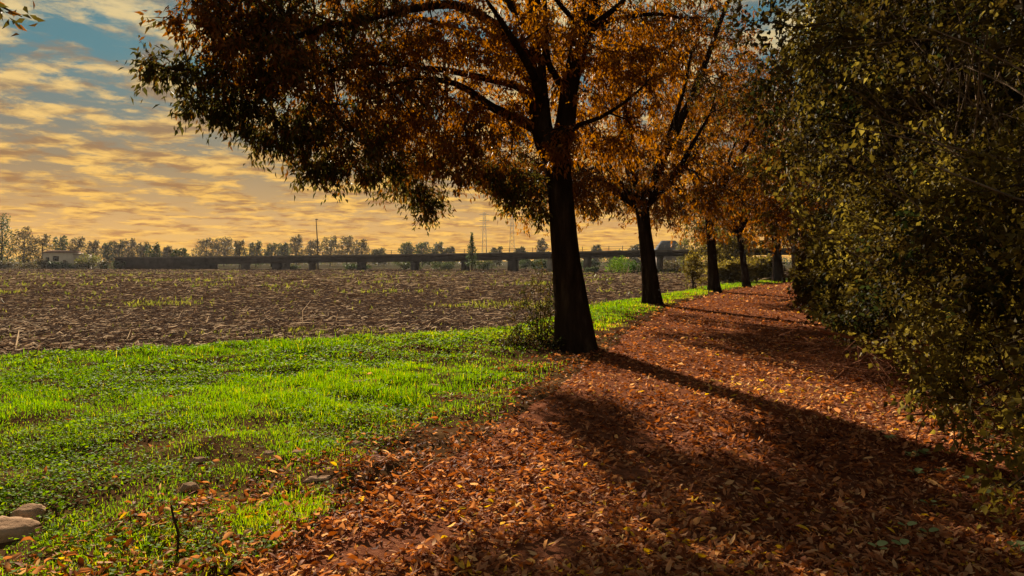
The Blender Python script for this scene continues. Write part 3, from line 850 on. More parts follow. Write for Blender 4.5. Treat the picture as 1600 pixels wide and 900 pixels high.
    root = tree_object(rng, 'roadside_tree', 'largest and nearest tree, forked dark trunk under a spreading orange and olive crown', 'tree', 'row of trees along the left side of the path',
                       (base.x, base.y, 0), trunk, L, blobs, (0.108, 0.36, 4, 12, 0.38, 0.5, 0.75), (B, TB, A), seed=2.3, sides=32, flare=(1.2, 0.34), rough=0.16, tip_r=0.0052, twig_sticks=True, attach_from=2.6)
    return root


hero_tree()


def generic_limbs(rng, top, r0, H_, spread, n):
    """scaffold limbs from a fork point"""
    L = []
    top = np.asarray(top, float)
    for i in range(n):
        a = 2 * math.pi * (i + rng.uniform(-.3, .3)) / n
        steep = rng.uniform(0.35, 1.0) if i % 3 else rng.uniform(1.2, 1.9)
        ln = H_ * (0.55 if i % 3 else 0.9) * rng.uniform(.8, 1.1)
        d = np.array([math.cos(a) * spread, math.sin(a) * spread, steep]); d /= np.linalg.norm(d)
        pts = [top - np.array([0, 0, .15 + .1 * (i % 2)])]
        p = pts[0]
        for s in range(4):
            p = p + d * ln / 4 + rng.normal(0, .06 * ln / 4, 3); d = d + np.array([0, 0, 0.10]); d /= np.linalg.norm(d)
            pts.append(p)
        r = r0 * (0.5 if i % 3 else 0.62)
        L.append((pts, [r, r * .8, r * .6, r * .4, r * .15]))
    return L


def row_tree(seed, label, base, lean, r0, fork, height, rad, tones, leaf, npts, zlow, cx=0.0, sides=20, group='row of trees along the left side of the path', name='roadside_tree', mats=None, ntop=7, extra=()):
    rng = np.random.default_rng(seed)
    bx, by = base
    trunk = ([(bx, by, -.08), (bx + lean * .3, by, fork * .35), (bx + lean * .7, by, fork * .75), (bx + lean, by, fork)], [r0 * 1.1, r0 * .84, r0 * .7, r0 * .78])
    L = generic_limbs(rng, (bx + lean, by, fork), r0, height - fork, 0.75, ntop)
    blobs = []
    zc = (zlow + height) / 2; hz = (height - zlow) / 2
    m = 16
    for i in range(m):
        a = i * 2.4; fr = (i + .5) / m; zz = zlow + hz * 2 * (0.10 + 0.85 * fr)
        prof = math.sqrt(max(0.05, 1 - ((zz - (zlow + .42 * 2 * hz)) / (1.25 * hz)) ** 2))
        rr = rad * prof * rng.uniform(.35, .75)
        c = (bx + lean + cx + math.cos(a) * rr, by + math.sin(a) * rr, zz + rng.normal(0, .2))
        blobs.append((c, (rad * .40, rad * .42, hz * .30), int(npts / m), float(np.clip(rng.normal(tones[0], tones[1]), 0, 1))))
    blobs.append(((bx + lean + cx, by, zc), (rad * .6, rad * .6, hz * .7), npts // 7, tones[0]))
    blobs += list(extra)
    return tree_object(rng, name, label, 'tree', group, (bx, by, 0), trunk, L, blobs, leaf, mats or (B, TB, A), seed=seed * .37, sides=sides, tip_r=0.007, attach_from=fork * .8)


g2, g3, g4, g5 = G(1019, 477), G(1116, 457), G(1167, 449.5), G(1217, 441)
row_tree(202, 'second tree of the row with a straight dark trunk and orange crown', (g2.x, g2.y), -.42, .33, 3.7, 12.8, 5.6, (.62, .18), (0.15, .38, 3, 12, .5, .5, .7), 820, 2.5, cx=-.3, ntop=9, extra=[((.6, 25, 4.7), (1.7, 1.6, .9), 110, .5), ((2.2, 23.6, 4.3), (1.4, 1.6, .7), 90, .55), ((2.9, 25.2, 3.7), (.9, 1.1, .5), 34, .45), ((-.3, 27, 6.4), (1.7, 1.7, 1.0), 80, .4), ((7.2, 24.5, 3.9), (1.3, 1.3, .7), 40, .5)])  # extra: mostly hidden low crown masses, added to throw shade on the path
row_tree(203, 'third tree of the row, dark trunk beside a yellow green bush', (g3.x, g3.y), -.35, .29, 4.2, 13.5, 5.6, (.60, .2), (0.18, .42, 3, 11, .55, .5, .7), 700, 2.6, cx=-.2, ntop=9, extra=[((5.5, 36, 5.2), (2.0, 2, 1.0), 90, .4), ((7.4, 35, 4.4), (1.6, 1.8, .8), 70, .5), ((13.5, 36.0, 4.2), (1.6, 1.6, .9), 36, .5)])  # extra crown masses here also added for their shade on the path
row_tree(204, 'slim leaning fourth tree of the row with yellowing leaves', (g4.x, g4.y), -.55, .23, 3.4, 13.0, 5.4, (.62, .2), (0.21, .45, 3, 10, .6, .4, .6), 430, 2.5)
row_tree(205, 'fifth tree of the row, thick short trunk where the path bends away', (g5.x, g5.y), -.3, .42, 3.6, 12, 4.6, (.66, .2), (0.25, .45, 3, 9, .7, .4, .6), 340, 3.0)
# woodland closing the far end of the path
FAR_END = [
    (306, 'reddish trunked tree standing beyond the slim leaning tree', (24.0, 78), .45, 11, 4.6, (.35, .2), H),
    (307, 'tree with lit brown trunk directly behind the fifth tree of the row', (29.8, 74), .42, 11, 4.6, (.5, .2), A),
    (308, 'tree closing the view at the far end of the path', (36.5, 80), .45, 13, 5.2, (.45, .2), A),
    (309, 'green leaved tree behind the third tree of the row', (27.5, 92), .4, 12, 5.0, (.55, .2), H),
    (310, 'olive tree deep behind the bend of the path', (42, 96), .4, 13, 5.4, (.5, .2), H),
]
for sd_, lb, bs, r0, h, rad, tn, lm in FAR_END:
    row_tree(sd_, lb, bs, -.3, r0, 3.4, h, rad, tn, (0.34, .5, 3, 8, .9, .4, .5), 260, 2.6, sides=12, group='trees beyond the bend of the path', mats=(PB if sd_ < 308 else B, TB, lm), ntop=5)


def overhang_tree():
    """tree standing left of the camera; only the tip of one low bough reaches into the picture"""
    rng = np.random.default_rng(77)
    bx, by = -4.6, 1.2
    root = empty('roadside_tree', (bx, by, 0), 'tree outside the left edge whose bough tip hangs into the top left corner', 'tree', 'row of trees along the left side of the path')
    off = np.array([bx, by, 0])
    p, r = smooth_path([(bx, by, -.05), (bx, by, 1.2), (bx - .1, by, 3.2), (bx - .1, by + .1, 6.5)], [.33, .27, .24, .12], .15)
    link('trunk', tube_mesh('trunk', p, r, off=off, sides=18, rough=.12, flare=(.6, .5), seed=4), B, root)
    tip = P(34, 26, 6.0)
    p, r = smooth_path([(bx - .1, by, 3.1), (bx - .6, by + 1.4, 3.75), (bx - .3, by + 3.2, 4.0), tuple(P(-60, -20, 5.9)), tuple(tip)], [.10, .07, .045, .014, .004], .12)
    bough = link('bough', tube_mesh('bough', p, r, off=off, sides=8, rough=.1, seed=6), B, root)
    k = 46
    for i in range(k):
        t = (i + .5) / k
        c = np.array(P(-70 + 120 * t + rng.normal(0, 8), -18 + 55 * t + rng.normal(0, 12), 5.95 + rng.normal(0, .12)))
        d = np.array([[rng.normal(.5, .5), rng.normal(0, .5), rng.normal(-.5, .4)]])
        v, f = leaf_arrays(np.zeros((1, 3)), d, unit(rng.normal(size=(1, 3)) + [[0, 0, .5]]), np.array([rng.uniform(.085, .125)]), np.array([.042]))
        o = link('leaf', fast_mesh('leaf', v, f, np.full(4, np.clip(rng.normal(.2, .2), 0, 1))), A, bough)
        o.location = tuple(c - off)
    T, tone = blob_points(rng, [((bx, by, 6.4), (2.6, 2.4, 2.0), 220, .35), ((bx + 3.2, by - .4, 7.6), (3.2, 2.6, 1.8), 330, .4)])  # second mass: unseen crown added overhead to block sky light from the near path
    v, f, t, _ = sprays(rng, T, T - np.array([bx, by, 4]), tone, 3, 10, .45, .12, .4, .5)
    link('crown', fast_mesh('crown', v - off, f, t), A, root)


overhang_tree()

# ------------------------------------------------------------------ right-hand wood: trees and shrubs
WOOD = [
    (8.6, 5.6, 10, .12, 'pale slim tree nearest the right edge of the picture', .40),
    (9.2, 9.6, 11.5, .15, 'woodland tree with ivy green leaves above the pale shrubs', .35),
    (10.4, 13.8, 12, .17, 'dark olive woodland tree behind the second bank of shrubs', .42),
    (12.0, 18.2, 12.5, .18, 'dark woodland tree leaning its crown over the middle of the path', .40),
    (14.2, 23.0, 12.5, .18, 'brownish woodland tree on the right bank across from the second row tree', .50),
    (17.0, 28.0, 13, .2, 'woodland tree on the right bank across from the third row tree', .50),
    (20.2, 33.5, 13, .2, 'shadowed woodland tree right of the far stretch of path', .45),
    (23.8, 39.0, 13, .2, 'shadowed woodland tree just before the path bends out of sight', .45),
    (28.0, 45.0, 13, .2, 'last woodland tree visible on the right of the bend', .45),
]
for i, (x, y, h, r0, lb, tn) in enumerate(WOOD):
    s = 0.066 + y * 0.0032
    row_tree(400 + i, lb, (x, y), -.5, r0, 3.2, h, 3.9, (tn - .06, .22), (s * 1.08, .6, 4, 12, .5, .35, .45), 600 if y < 20 else 270, 1.7, cx=(-1.0 if y < 8 else -1.7), sides=12, group='woodland trees on the right of the path', name='woodland_tree', mats=(PB if i in (0, 2) else B, TB, H), ntop=6)

SHRUB = [
    (3.55, 3.2, 1.25, 2.6, 'shrub at the right edge nearest the viewer', .50),
    (4.25, 5.0, 1.35, 3.0, 'pale grey green shrub spilling over the path at the right edge', .62),
    (5.20, 7.0, 1.4, 3.2, 'dense shrub with rounded pale leaves behind the arching bramble', .58),
    (5.90, 9.2, 1.45, 3.4, 'shrub right behind the heap of dry brushwood', .48),
    (6.70, 11.6, 1.5, 3.4, 'shrub with silvery sunlit leaves above the brushwood', .68),
    (7.50, 14.2, 1.5, 3.2, 'olive shrub with catching light on its upper leaves', .56),
    (8.50, 17.0, 1.6, 3.2, 'yellowish shrub low beside the middle of the path', .60),
    (9.90, 20.4, 1.6, 3.0, 'dark shrub overhanging the right edge of the path midway', .40),
    (11.50, 24.0, 1.8, 3.2, 'sunlit yellow green shrub at the right where the path narrows', .62),
    (13.70, 28.4, 1.9, 3.6, 'dark shrub behind the one where the path narrows', .42),
    (16.50, 33.5, 2.0, 3.8, 'shaded shrub along the far right edge of the path', .42),
    (19.80, 39.0, 2.2, 4.0, 'last shaded shrub hiding the bend of the path', .40),
    (23.80, 45.0, 2.4, 4.2, 'shrub barely seen past the bend on the right', .40),
]


def shrub(seed, label, x, y, r, h, tone, leaf, npts, mat=None, name='shrub', group='shrubs along the right edge of the path', stems=7, zmin=.15, cat='shrub'):
    rng = np.random.default_rng(seed)
    limbs = []
    for k in range(stems):
        a = rng.uniform(0, 6.28); e = rng.uniform(.2, .7) * r
        b = np.array([x + rng.normal(0, .12 * r), y + rng.normal(0, .12 * r), -.03])
        t = np.array([x + math.cos(a) * e, y + math.sin(a) * e, h * rng.uniform(.5, .8)])
        limbs.append(([b, b * .6 + t * .4 + [0, 0, .12 * h], t], [.012 * h ** .5 * 1.2, .011 * h ** .5, .005]))
    blobs = []
    for k in range(9):
        a = k * 2.4; fr = (k + .5) / 9
        zz = zmin + h * (.12 + .8 * fr); prof = math.sqrt(max(.1, 1 - ((fr - .3) / .8) ** 2)); rr = r * prof * .62
        blobs.append(((x + math.cos(a) * rr, y + math.sin(a) * rr, zz), (r * .45, r * .45, h * .17), npts // 10, float(np.clip(rng.normal(tone - .04, .18), 0, .70))))
    blobs.append(((x, y, h * .5 + zmin), (r * .7, r * .7, h * .42), npts // 6, tone))
    return tree_object(rng, name, label, cat, group, (x, y, 0), None, limbs, blobs, leaf, (TB, TB, mat or H), seed=seed * .1, tip_r=.0035, crown_name='foliage', limb_sides=6, rough=.05)


for i, (x, y, r, h, lb, tn) in enumerate(SHRUB):
    s = 0.041 + 0.0038 * y
    shrub(500 + i, lb, x, y, r, h, tn, (s * (1 if y < 12 else 1.15), .66, 5, 11 if y < 12 else 9, .26 + y * .006, .15, .25), 270 if y < 18 else 150, zmin=.02)


def thicket():
    """deep wood behind the first trees, seen only as one dark mass"""
    rng = np.random.default_rng(61)
    n = 30000
    y = rng.uniform(0, 75, n); u = rng.random(n)
    x = path_r(y) + 5.5 + 9 * u + 1.5 * fbm(y, y * 0, .4, 3, 2)
    z = rng.uniform(0, 11, n) * (0.8 + .25 * fbm(x, y, .5, 8, 2))
    d = rng.normal(size=(n, 3)); L = rng.uniform(.32, .52, n) * (1 + y / 60)
    v, f = leaf_arrays(np.stack([x, y, z], axis=1), d, unit(rng.normal(size=(n, 3))), L, L * .6)
    link('woodland_thicket', fast_mesh('woodland_thicket', v, f, np.repeat(np.clip(rng.normal(.35, .15, n), 0, 1), 4)), H, kind='stuff', label='dark mass of leaves deep in the wood behind the shrubs', cat='thicket')


thicket()

# bushes on the field side and beside the trees
gb = G(1088, 455)
shrub(601, 'yellow green bush growing left of the third row tree', gb.x, gb.y + .6, .55, 2.1, .68, (.11, .6, 3, 7, .3, .1, .2), 90, MAT['hedge_leaf'], 'bush', None, cat='bush')
for i, (px, py, r, h, tn, lb) in enumerate([(1142, 440, 1.7, 1.3, .66, 'low sunlit bush between the third and fourth row trees'), (1128, 432, 2.8, 5.0, .66, 'tall yellow green bush behind the third row tree'),
                                            (1188, 436, 1.8, 1.6, .62, 'green undergrowth bush between the fourth and fifth row trees'), (1152, 428, 3.6, 6.0, .68, 'leafy bush filling the gap beyond the slim leaning tree')]):
    g = G(px, py + 1.0); y = min(g.y, 88); x = (px - 800) / F_PX * y
    shrub(610 + i, lb, x, y, r, h, tn, (.24, .6, 4, 8, .6, .1, .2), 150, MAT['hedge_leaf'], 'bush', 'bushes at the far end of the path', cat='bush')


def sapling():
    rng = np.random.default_rng(71)
    g = G(838, 541)
    limbs, blobs = [], []
    tops = [(818, 455), (806, 470), (832, 440), (846, 425), (858, 455), (800, 500), (850, 480), (838, 500), (864, 435)]
    for px, py in tops:
        t = np.array(P(px, py, 13.3)); b = np.array([g.x + rng.normal(.1, .12), 13.3 + rng.normal(0, .12), -.02])
        limbs.append(([b, b * .5 + t * .5 + [rng.normal(0, .04), 0, .03], t], [.011, .008, .003]))
        for s in (0.55, .8, 1.0): blobs.append((b * (1 - s) + t * s, (.09, .09, .12), 3, float(rng.uniform(.05, .35))))
    blobs.append(((g.x, 13.2, .16), (.62, .4, .20), 60, .14)); blobs.append(((g.x + .45, 12.55, .10), (.6, .25, .11), 34, .1)); blobs.append(((g.x - .35, 12.8, .12), (.4, .3, .16), 30, .2)); blobs.append(((g.x + .25, 13.35, .42), (.30, .25, .30), 34, .3))
    tree_object(rng, 'sapling', 'leafy sapling shoots growing against the left of the big trunk', 'sapling', None, (g.x, 13.3, 0), None, limbs, blobs, (.058, .5, 3, 5, .13, .1, .1), (TB, TB, H), tip_r=.0022, crown_name='foliage', limb_sides=6)


sapling()


def undergrowth():
    """low plants and dead leaves spilling out from under the shrubs"""
    rng = np.random.default_rng(91)
    n = 26000
    y = 2.8 * (46 / 2.8) ** (rng.random(n) ** 1.1)
    u = rng.beta(1.3, 2.2, n) * 2.4 - .25
    x = path_r(y) + u * (1 + y / 40) + .25 * fbm(y, y * 0, 1.6, 14, 3)
    clump = fbm(x, y, 2.2, 15, 3)
    k = rng.random(n) < np.clip(.25 + .4 * u + .9 * clump, 0, 1)
    x, y, u, clump = x[k], y[k], u[k], clump[k]; n = len(x)
    z = .03 + np.abs(rng.normal(0, .10 + .16 * np.clip(u + .2, 0, 1.6), n)) * np.clip(.6 + clump, .2, 1.5)
    d = rng.normal(0, 1, (n, 3)); d[:, 2] *= .4
    nr = rng.normal(0, .6, (n, 3)); nr[:, 2] += 1
    L = rng.uniform(.035, .07, n) * np.clip(.75 + y / 18, .9, 3)
    v, f = leaf_arrays(np.stack([x, y, z], axis=1), d, unit(nr), L, L * rng.uniform(.5, .75, n))
    link('undergrowth', fast_mesh('undergrowth', v, f, np.repeat(np.clip(rng.normal(.5, .2, n), 0, 1), 4)), MAT['hedge_leaf'], kind='stuff', label='low leafy undergrowth spilling from the foot of the shrubs onto the path edge', cat='undergrowth')
    m = 1500
    y = 2.8 * (40 / 2.8) ** rng.random(m); x = path_r(y) + rng.uniform(-.1, 2.2, m) * (1 + y / 40)
    a = np.stack([x, y, rng.uniform(0, .12, m)], axis=1)
    d = unit(np.stack([rng.normal(0, .6, m), rng.normal(0, .6, m), rng.uniform(.1, 1.2, m)], axis=1)); ln = rng.uniform(.3, 1.3, m)[:, None]
    v, f = frusta(a, a + d * ln, np.full(m, .005) * (1 + y / 30), np.full(m, .0025) * (1 + y / 30), 4)
    sv, sf = [], []
    m2 = 520
    y2 = 3.0 * (34 / 3.0) ** rng.random(m2); x2 = path_r(y2) + rng.uniform(.2, 1.3, m2) * (1 + y2 / 40)
    a2 = np.stack([x2, y2, rng.uniform(.4, 4.5, m2)], axis=1)
    d2 = unit(np.stack([rng.normal(-.5, .5, m2), rng.normal(-.2, .5, m2), rng.normal(.8, .5, m2)], axis=1)); l2 = rng.uniform(.6, 2.2, m2)[:, None]
    md = a2 + d2 * l2 * .5 + rng.normal(0, .06, (m2, 3)); r2 = rng.uniform(.004, .013, m2) * (1 + y2 / 30)
    for p0, p1, q0, q1 in ((a2, md, r2, r2 * .8), (md, a2 + d2 * l2, r2 * .8, r2 * .4)):
        vv, ff = frusta(p0, p1, q0, q1, 4); sf.append(ff + sum(map(len, sv))); sv.append(vv)
    link('bare_stems', fast_mesh('bare_stems', np.concatenate(sv), np.concatenate(sf)), MAT['pale_bark'], kind='stuff', label='pale bare stems threading through the face of the shrubs', cat='stems')
    link('dead_stems', fast_mesh('dead_stems', v, f), MAT['dry_twig'], kind='stuff', label='thin dry stems poking out along the foot of the shrubs', cat='stems')


undergrowth()


def brush_and_seedlings():
    rng = np.random.default_rng(81)
    # heap of dry brushwood
    g = G(1395, 600)
    root = empty('brushwood_heap', (g.x, g.y, 0), 'heap of dry reddish brushwood lying at the foot of the shrubs', 'brushwood')
    n = 420
    a = np.stack([rng.normal(0, .55, n), rng.normal(.2, .7, n), np.abs(rng.normal(.18, .2, n))], axis=1)
    d = rng.normal(size=(n, 3)) * [1, 1, .35]; d = unit(d); ln = rng.uniform(.25, .9, n)[:, None]
    v, f = frusta(a - d * ln / 2, a + d * ln / 2, np.full(n, .005), np.full(n, .0025), 4)
    o = link('dry_twigs', fast_mesh('dry_twigs', v, f), MAT['dry_twig'], root); o['kind'] = 'stuff'
    for (x0, y0, z0), (x1, y1, z1), r in [((-.55, .9, .62), (.55, -.1, .22), .03), ((-.1, .5, .42), (.75, .1, .34), .02), ((-.7, .1, .05), (.1, .6, .35), .018)]:
        p, rr = smooth_path([(x0, y0, z0), ((x0 + x1) / 2, (y0 + y1) / 2, (z0 + z1) / 2 + .05), (x1, y1, z1)], [r, r * .9, r * .5], .08)
        link('branch', tube_mesh('branch', p, rr, sides=8, rough=.25), MAT['dry_twig'], root)
    nl = 260
    pos = np.stack([rng.normal(.55, .25, nl), rng.normal(-.1, .25, nl), np.abs(rng.normal(.3, .14, nl))], axis=1)
    v, f = leaf_arrays(pos, rng.normal(size=(nl, 3)), unit(rng.normal(size=(nl, 3))), rng.uniform(.05, .09, nl), rng.uniform(.02, .04, nl))
    o = link('dry_leaves', fast_mesh('dry_leaves', v, f, np.repeat(np.clip(rng.normal(.35, .15, nl), 0, 1), 4)), MAT['fallen_leaf'], root); o['kind'] = 'stuff'
    # arching bramble
    g = G(1482, 722)
    root = empty('bramble', (g.x, g.y, 0), 'bare arching bramble stem looping over the leaf litter', 'bramble')
    for pts in ([(0, 0, 0), (.12, .05, .10), (.17, .12, .26), (.02, .25, .33), (-.25, .3, .3)], [(.3, .4, .0), (.2, .3, .3), (-.05, .2, .33), (-.2, .1, .18), (-.22, .05, .02)], [(.5, .35, .24), (.1, .28, .32), (-.35, .25, .31)]):
        p, rr = smooth_path(pts, [.006] * (len(pts) - 1) + [.003], .04)
        link('stem', tube_mesh('stem', p, rr, sides=6), MAT['dry_twig'], root)
    # seedlings
    spec = [(1390, 692, 5, 'many leaved green seedling at the edge of the sunny litter patch'), (1424, 718, 6, 'leafy seedling cluster left of the arching bramble'), (1446, 716, 5, 'seedling close beside the arching bramble'),
            (1430, 748, 3, 'small pale seedling between the bramble and the lone yellow leaf'), (1473, 747, 2, 'two leaved seedling below the arching bramble'), (1508, 760, 2, 'seedling with one leaf above the other right of the bramble'),
            (1452, 798, 3, 'three leaved pale seedling in the lower right litter'), (1541, 783, 3, 'tiny seedling nearest the pair of yellow leaves'), (1417, 836, 2, 'two leaved seedling left of the stacked pale one near the bottom'),
            (1450, 846, 2, 'seedling with stacked round pale leaves near the bottom right'), (1371, 870, 3, 'three leaved seedling at the bottom, furthest left of the seedlings'), (1411, 868, 2, 'darker seedling near the bottom between two paler ones'), (1590, 868, 6, 'bushy seedling cut by the lower right corner')]
    for px, py, nl, lb in spec:
        g = G(px, py)
        z0 = float(path_h(np.array([g.x]), np.array([g.y]))[0]) if g.x < path_r(g.y) else .05
        root = empty('seedling', (g.x, g.y, z0), lb, 'seedling', 'green seedlings in the leaf litter on the right')
        p, rr = smooth_path([(0, 0, -.01), (.004, 0, .025), (.0, .004, .05)], [.0025, .002, .0015], .01)
        link('stem', tube_mesh('stem', p, rr, sides=5), MAT['green_leaf'], root)
        for k in range(nl):
            a = k * 2.4 + rng.uniform(0, 1) ; L = rng.uniform(.04, .062)
            d = np.array([math.cos(a), math.sin(a), .35]); s = np.array([-math.sin(a), math.cos(a), 0])
            d /= np.linalg.norm(d); nn = np.cross(d, s)
            pts = [d * .004]
            V = []
            m = 10
            for q in range(m):
                th = 2 * math.pi * q / m
                u, w = (1 - math.cos(th)) / 2, math.sin(th) * .42
                V.append(d * (.006 + L * u) + s * L * w * (1 + .15 * u) + nn * L * (.12 * abs(w) - .25 * (u - .4) ** 2))
            V.append(d * (.006 + L * .5) - nn * L * .04)
            f = np.array([(q, (q + 1) % m, m) for q in range(m)])
            o = link('leaf', fast_mesh('leaf', np.array(V), f, np.full(m + 1, np.clip(rng.normal(.6, .25), 0, 1)), smooth=True), MAT['seedling_leaf'], root)
            o.location = (0, 0, .045 - .006 * k)


brush_and_seedlings()


# ------------------------------------------------------------------ far side of the field
def far_tree(seed, label, px, top, wpx, d, tone, trunk_show=.04, conical=False, group='trees beyond the bridge and field', n=None, name='distant_tree', zb=None):
    rng = np.random.default_rng(seed)
    x = (px - 800) / F_PX * d
    h = 1.6 + (408 - top) / F_PX * d; r = wpx / F_PX * d * .5
    root = empty(name, (x, d, 0), label, 'tree', group)
    p, rr = smooth_path([(0, 0, -.4), (.05, 0, h * .3), (.1 * r, 0, h * .6), (0, 0, h * .9)], [.035 * h ** .8, .028 * h ** .8, .018 * h ** .8, .01], h / 8)
    mb = MB(); V, f, t = tube(p, rr, 7); mb.add(V, f); mb.add(V[:0], np.zeros((0, 3), int)) if False else None
    for k in range(7):
        a = rng.uniform(0, 6.28); z0 = h * rng.uniform(.25, .6)
        q0 = np.array([0, 0, z0]); q1 = np.array([math.cos(a) * r * .75, math.sin(a) * r * .75, min(h * .97, z0 + h * rng.uniform(.15, .4))])
        v, f = frusta(q0[None], q1[None], np.array([.012 * h ** .8]), np.array([.02]), 5); mb.add(v, f)
    link('trunk', mb.mesh('trunk', True), TB, root)
    n = n or int(600 + 24 * wpx); h *= rng.uniform(.93, 1.1)
    nb = 14
    pos = []
    for k in range(nb):
        fr = (k + .5) / nb; zz = h * (trunk_show + (1 - trunk_show) * (.06 + .88 * fr))
        prof = (1 - fr * .92) if conical else math.sqrt(max(.08, 1 - ((fr - .42) / .68) ** 2))
        a = k * 2.4 + rng.uniform(0, 1); rr_ = r * prof * rng.uniform(.35, .75)
        c = np.array([math.cos(a) * rr_, math.sin(a) * rr_, zz])
        v = unit(rng.normal(size=(n // nb, 3))) * (rng.random(n // nb) ** .4)[:, None]
        pos.append(c + v * np.array([r * .42 * (prof + .15), r * .42 * (prof + .15), h * .12]))
    pos = np.concatenate(pos); m = len(pos); pos[:, 2] = np.clip(pos[:, 2], .1, h * 1.02)
    L = rng.uniform(.3, .62, m) * d / 190
    v, f = leaf_arrays(pos, rng.normal(size=(m, 3)), unit(rng.normal(size=(m, 3))), L, L * .65)
    link('crown', fast_mesh('crown', v, f, np.repeat(np.clip(tone + rng.normal(0, .1, m), 0, 1), 4)), MAT['far_leaf'], root)


FAR = [  # px, top y, width px, distance, tone, label
    (3, 340, 42, 168, .15, 'tall dark green tree cut by the left edge at the horizon'), (38, 356, 40, 172, .62, 'russet tree right of the tall tree at the left edge'), (66, 369, 36, 176, .6, 'lower russet tree touching the roof of the white house'),
    (94, 373, 30, 205, .3, 'rounded blue green tree straight behind the white house'), (122, 371, 32, 208, .6, 'brown tree right behind the flat roof end of the white house'), (146, 374, 28, 212, .6, 'brown tree to the right of the white house'),
    (168, 377, 24, 230, .35, 'bluish tree over the start of the bridge ramp'), (186, 376, 26, 235, .5, 'bluish brown tree over the dark ramp wall'), (205, 376, 26, 240, .65, 'mauve tree over the dark ramp wall'),
    (224, 378, 24, 238, .62, 'mauve brown tree left of the dark green tree on the ramp'), (241, 379, 30, 160, .15, 'dark green tree standing close behind the ramp wall'), (262, 386, 24, 235, .6, 'low mauve tree right of the dark green ramp tree'),
    (281, 389, 26, 158, .12, 'low spreading dark tree where the bridge deck lifts off'), (322, 375, 44, 260, .72, 'broad lilac grey tree, left one of the hazy pair'), (350, 374, 46, 262, .72, 'broad lilac grey tree, right one of the hazy pair'),
    (374, 376, 24, 200, .5, 'thin dark tree at the right flank of the hazy pair'), (400, 377, 30, 230, .4, 'loose grey green tree left of the lamp pole group'), (424, 378, 26, 235, .4, 'second loose grey green tree left of the lamp pole'),
    (444, 380, 24, 238, .35, 'dark grey green tree in a dip left of the lamp pole'), (463, 372, 32, 250, .72, 'pale open crowned tree left of the lamp pole'), (490, 378, 30, 252, .7, 'hazy tree straight behind the lamp pole'),
    (516, 371, 34, 250, .78, 'pale tall tree just right of the lamp pole'), (542, 372, 34, 252, .78, 'pale tree second to the right of the lamp pole'), (564, 376, 32, 255, .75, 'pale tree third to the right of the lamp pole'),
    (592, 387, 34, 270, .5, 'low hazy tree under the open sky in the middle'), (634, 377, 32, 245, .35, 'grey green tree with a pointed left shoulder'), (660, 377, 40, 245, .3, 'rounded green tree under the hanging bough of the big tree'),
    (684, 381, 26, 248, .4, 'small green tree right of the rounded green one'), (703, 387, 26, 250, .5, 'low tree left of the dark conical tree'), (776, 386, 26, 240, .5, 'sparse low tree left of the lattice masts'),
    (812, 387, 26, 236, .5, 'sparse low tree between the masts and the big trunk'), (846, 376, 24, 230, .62, 'open crowned tree just left of the big trunk'), (931, 381, 20, 260, .5, 'small hazy tree seen right of the big trunk'),
    (962, 390, 30, 255, .45, 'low hazy tree above the bridge rail between the first two row trees'), (992, 381, 28, 250, .5, 'rounded hazy tree left of the second row tree'), (1032, 384, 24, 245, .45, 'hazy tree left of the slate roofed house'), (1068, 378, 30, 128, .95, 'yellow green tree rising behind the right end of the bridge'),
]
for i, (px, top, w, d, tn, lb) in enumerate(FAR):
    far_tree(700 + i, lb, px, top, w, d, tn)
far_tree(760, 'dark conical tree standing in front of the bridge near the middle', 737, 368, 26, 113, .2, .05, True, n=900)


def distant_wood():
    rng = np.random.default_rng(93)
    n = 9000
    d = rng.uniform(258, 300, n); px = rng.uniform(-120, 1500, n); x = (px - 800) / F_PX * d
    top = 3.6 + 1.9 * fbm(px * .02, px * 0, 1.0, 19, 4)
    z = rng.random(n) ** .8 * np.clip(top, .8, 8)
    L = rng.uniform(.5, 1.1, n)
    v, f = leaf_arrays(np.stack([x, d, z], axis=1), rng.normal(size=(n, 3)), unit(rng.normal(size=(n, 3))), L, L * .7)
    link('distant_wood', fast_mesh('distant_wood', v, f, np.repeat(np.clip(.45 + .2 * fbm(x, d, .06, 20, 2) + rng.normal(0, .1, n), 0, 1), 4)), MAT['far_leaf'], kind='stuff', label='low hazy band of woodland along the horizon beyond the bridge', cat='woodland')


distant_wood()


def bush(seed, label, px, top, wpx, d, tone, mat='far_leaf', group='bushes along the far edge of the field', foot=None):
    rng = np.random.default_rng(seed)
    x = (px - 800) / F_PX * d; h = 1.6 + (408 - top) / F_PX * d + .1; r = wpx / F_PX * d * .5
    root = empty('bush', (x, d, -.1), label, 'bush', group)
    nb = 10; n = int(500 + 10 * wpx)
    pos = []
    for k in range(nb):
        c = np.array([rng.uniform(-.8, .8) * r, rng.uniform(-.6, .6) * min(r, 2.5), h * rng.uniform(.2, .72)])
        v = unit(rng.normal(size=(n // nb, 3))) * (rng.random(n // nb) ** .4)[:, None]
        pos.append(c + v * [r * .36, min(r, 2) * .5, h * .32])
    pos = np.concatenate(pos); m = len(pos); pos[:, 2] = np.abs(pos[:, 2])
    L = rng.uniform(.2, .42, m) * d / 140
    v, f = leaf_arrays(pos, rng.normal(size=(m, 3)), unit(rng.normal(size=(m, 3))), L, L * .65)
    link('foliage', fast_mesh('foliage', v, f, np.repeat(np.clip(tone + rng.normal(0, .12, m), 0, 1), 4)), MAT[mat], root)
    mb = MB()
    for k in range(6):
        a = rng.uniform(0, 6.28); q0 = np.array([[rng.normal(0, .2) * r, 0, -.2]]); q1 = q0 + [[math.cos(a) * r * .4, math.sin(a) * .5, h * .7]]
        mb.add(*frusta(q0, q1, np.array([.05]), np.array([.02]), 5))
    link('stems', mb.mesh('stems'), TB, root)


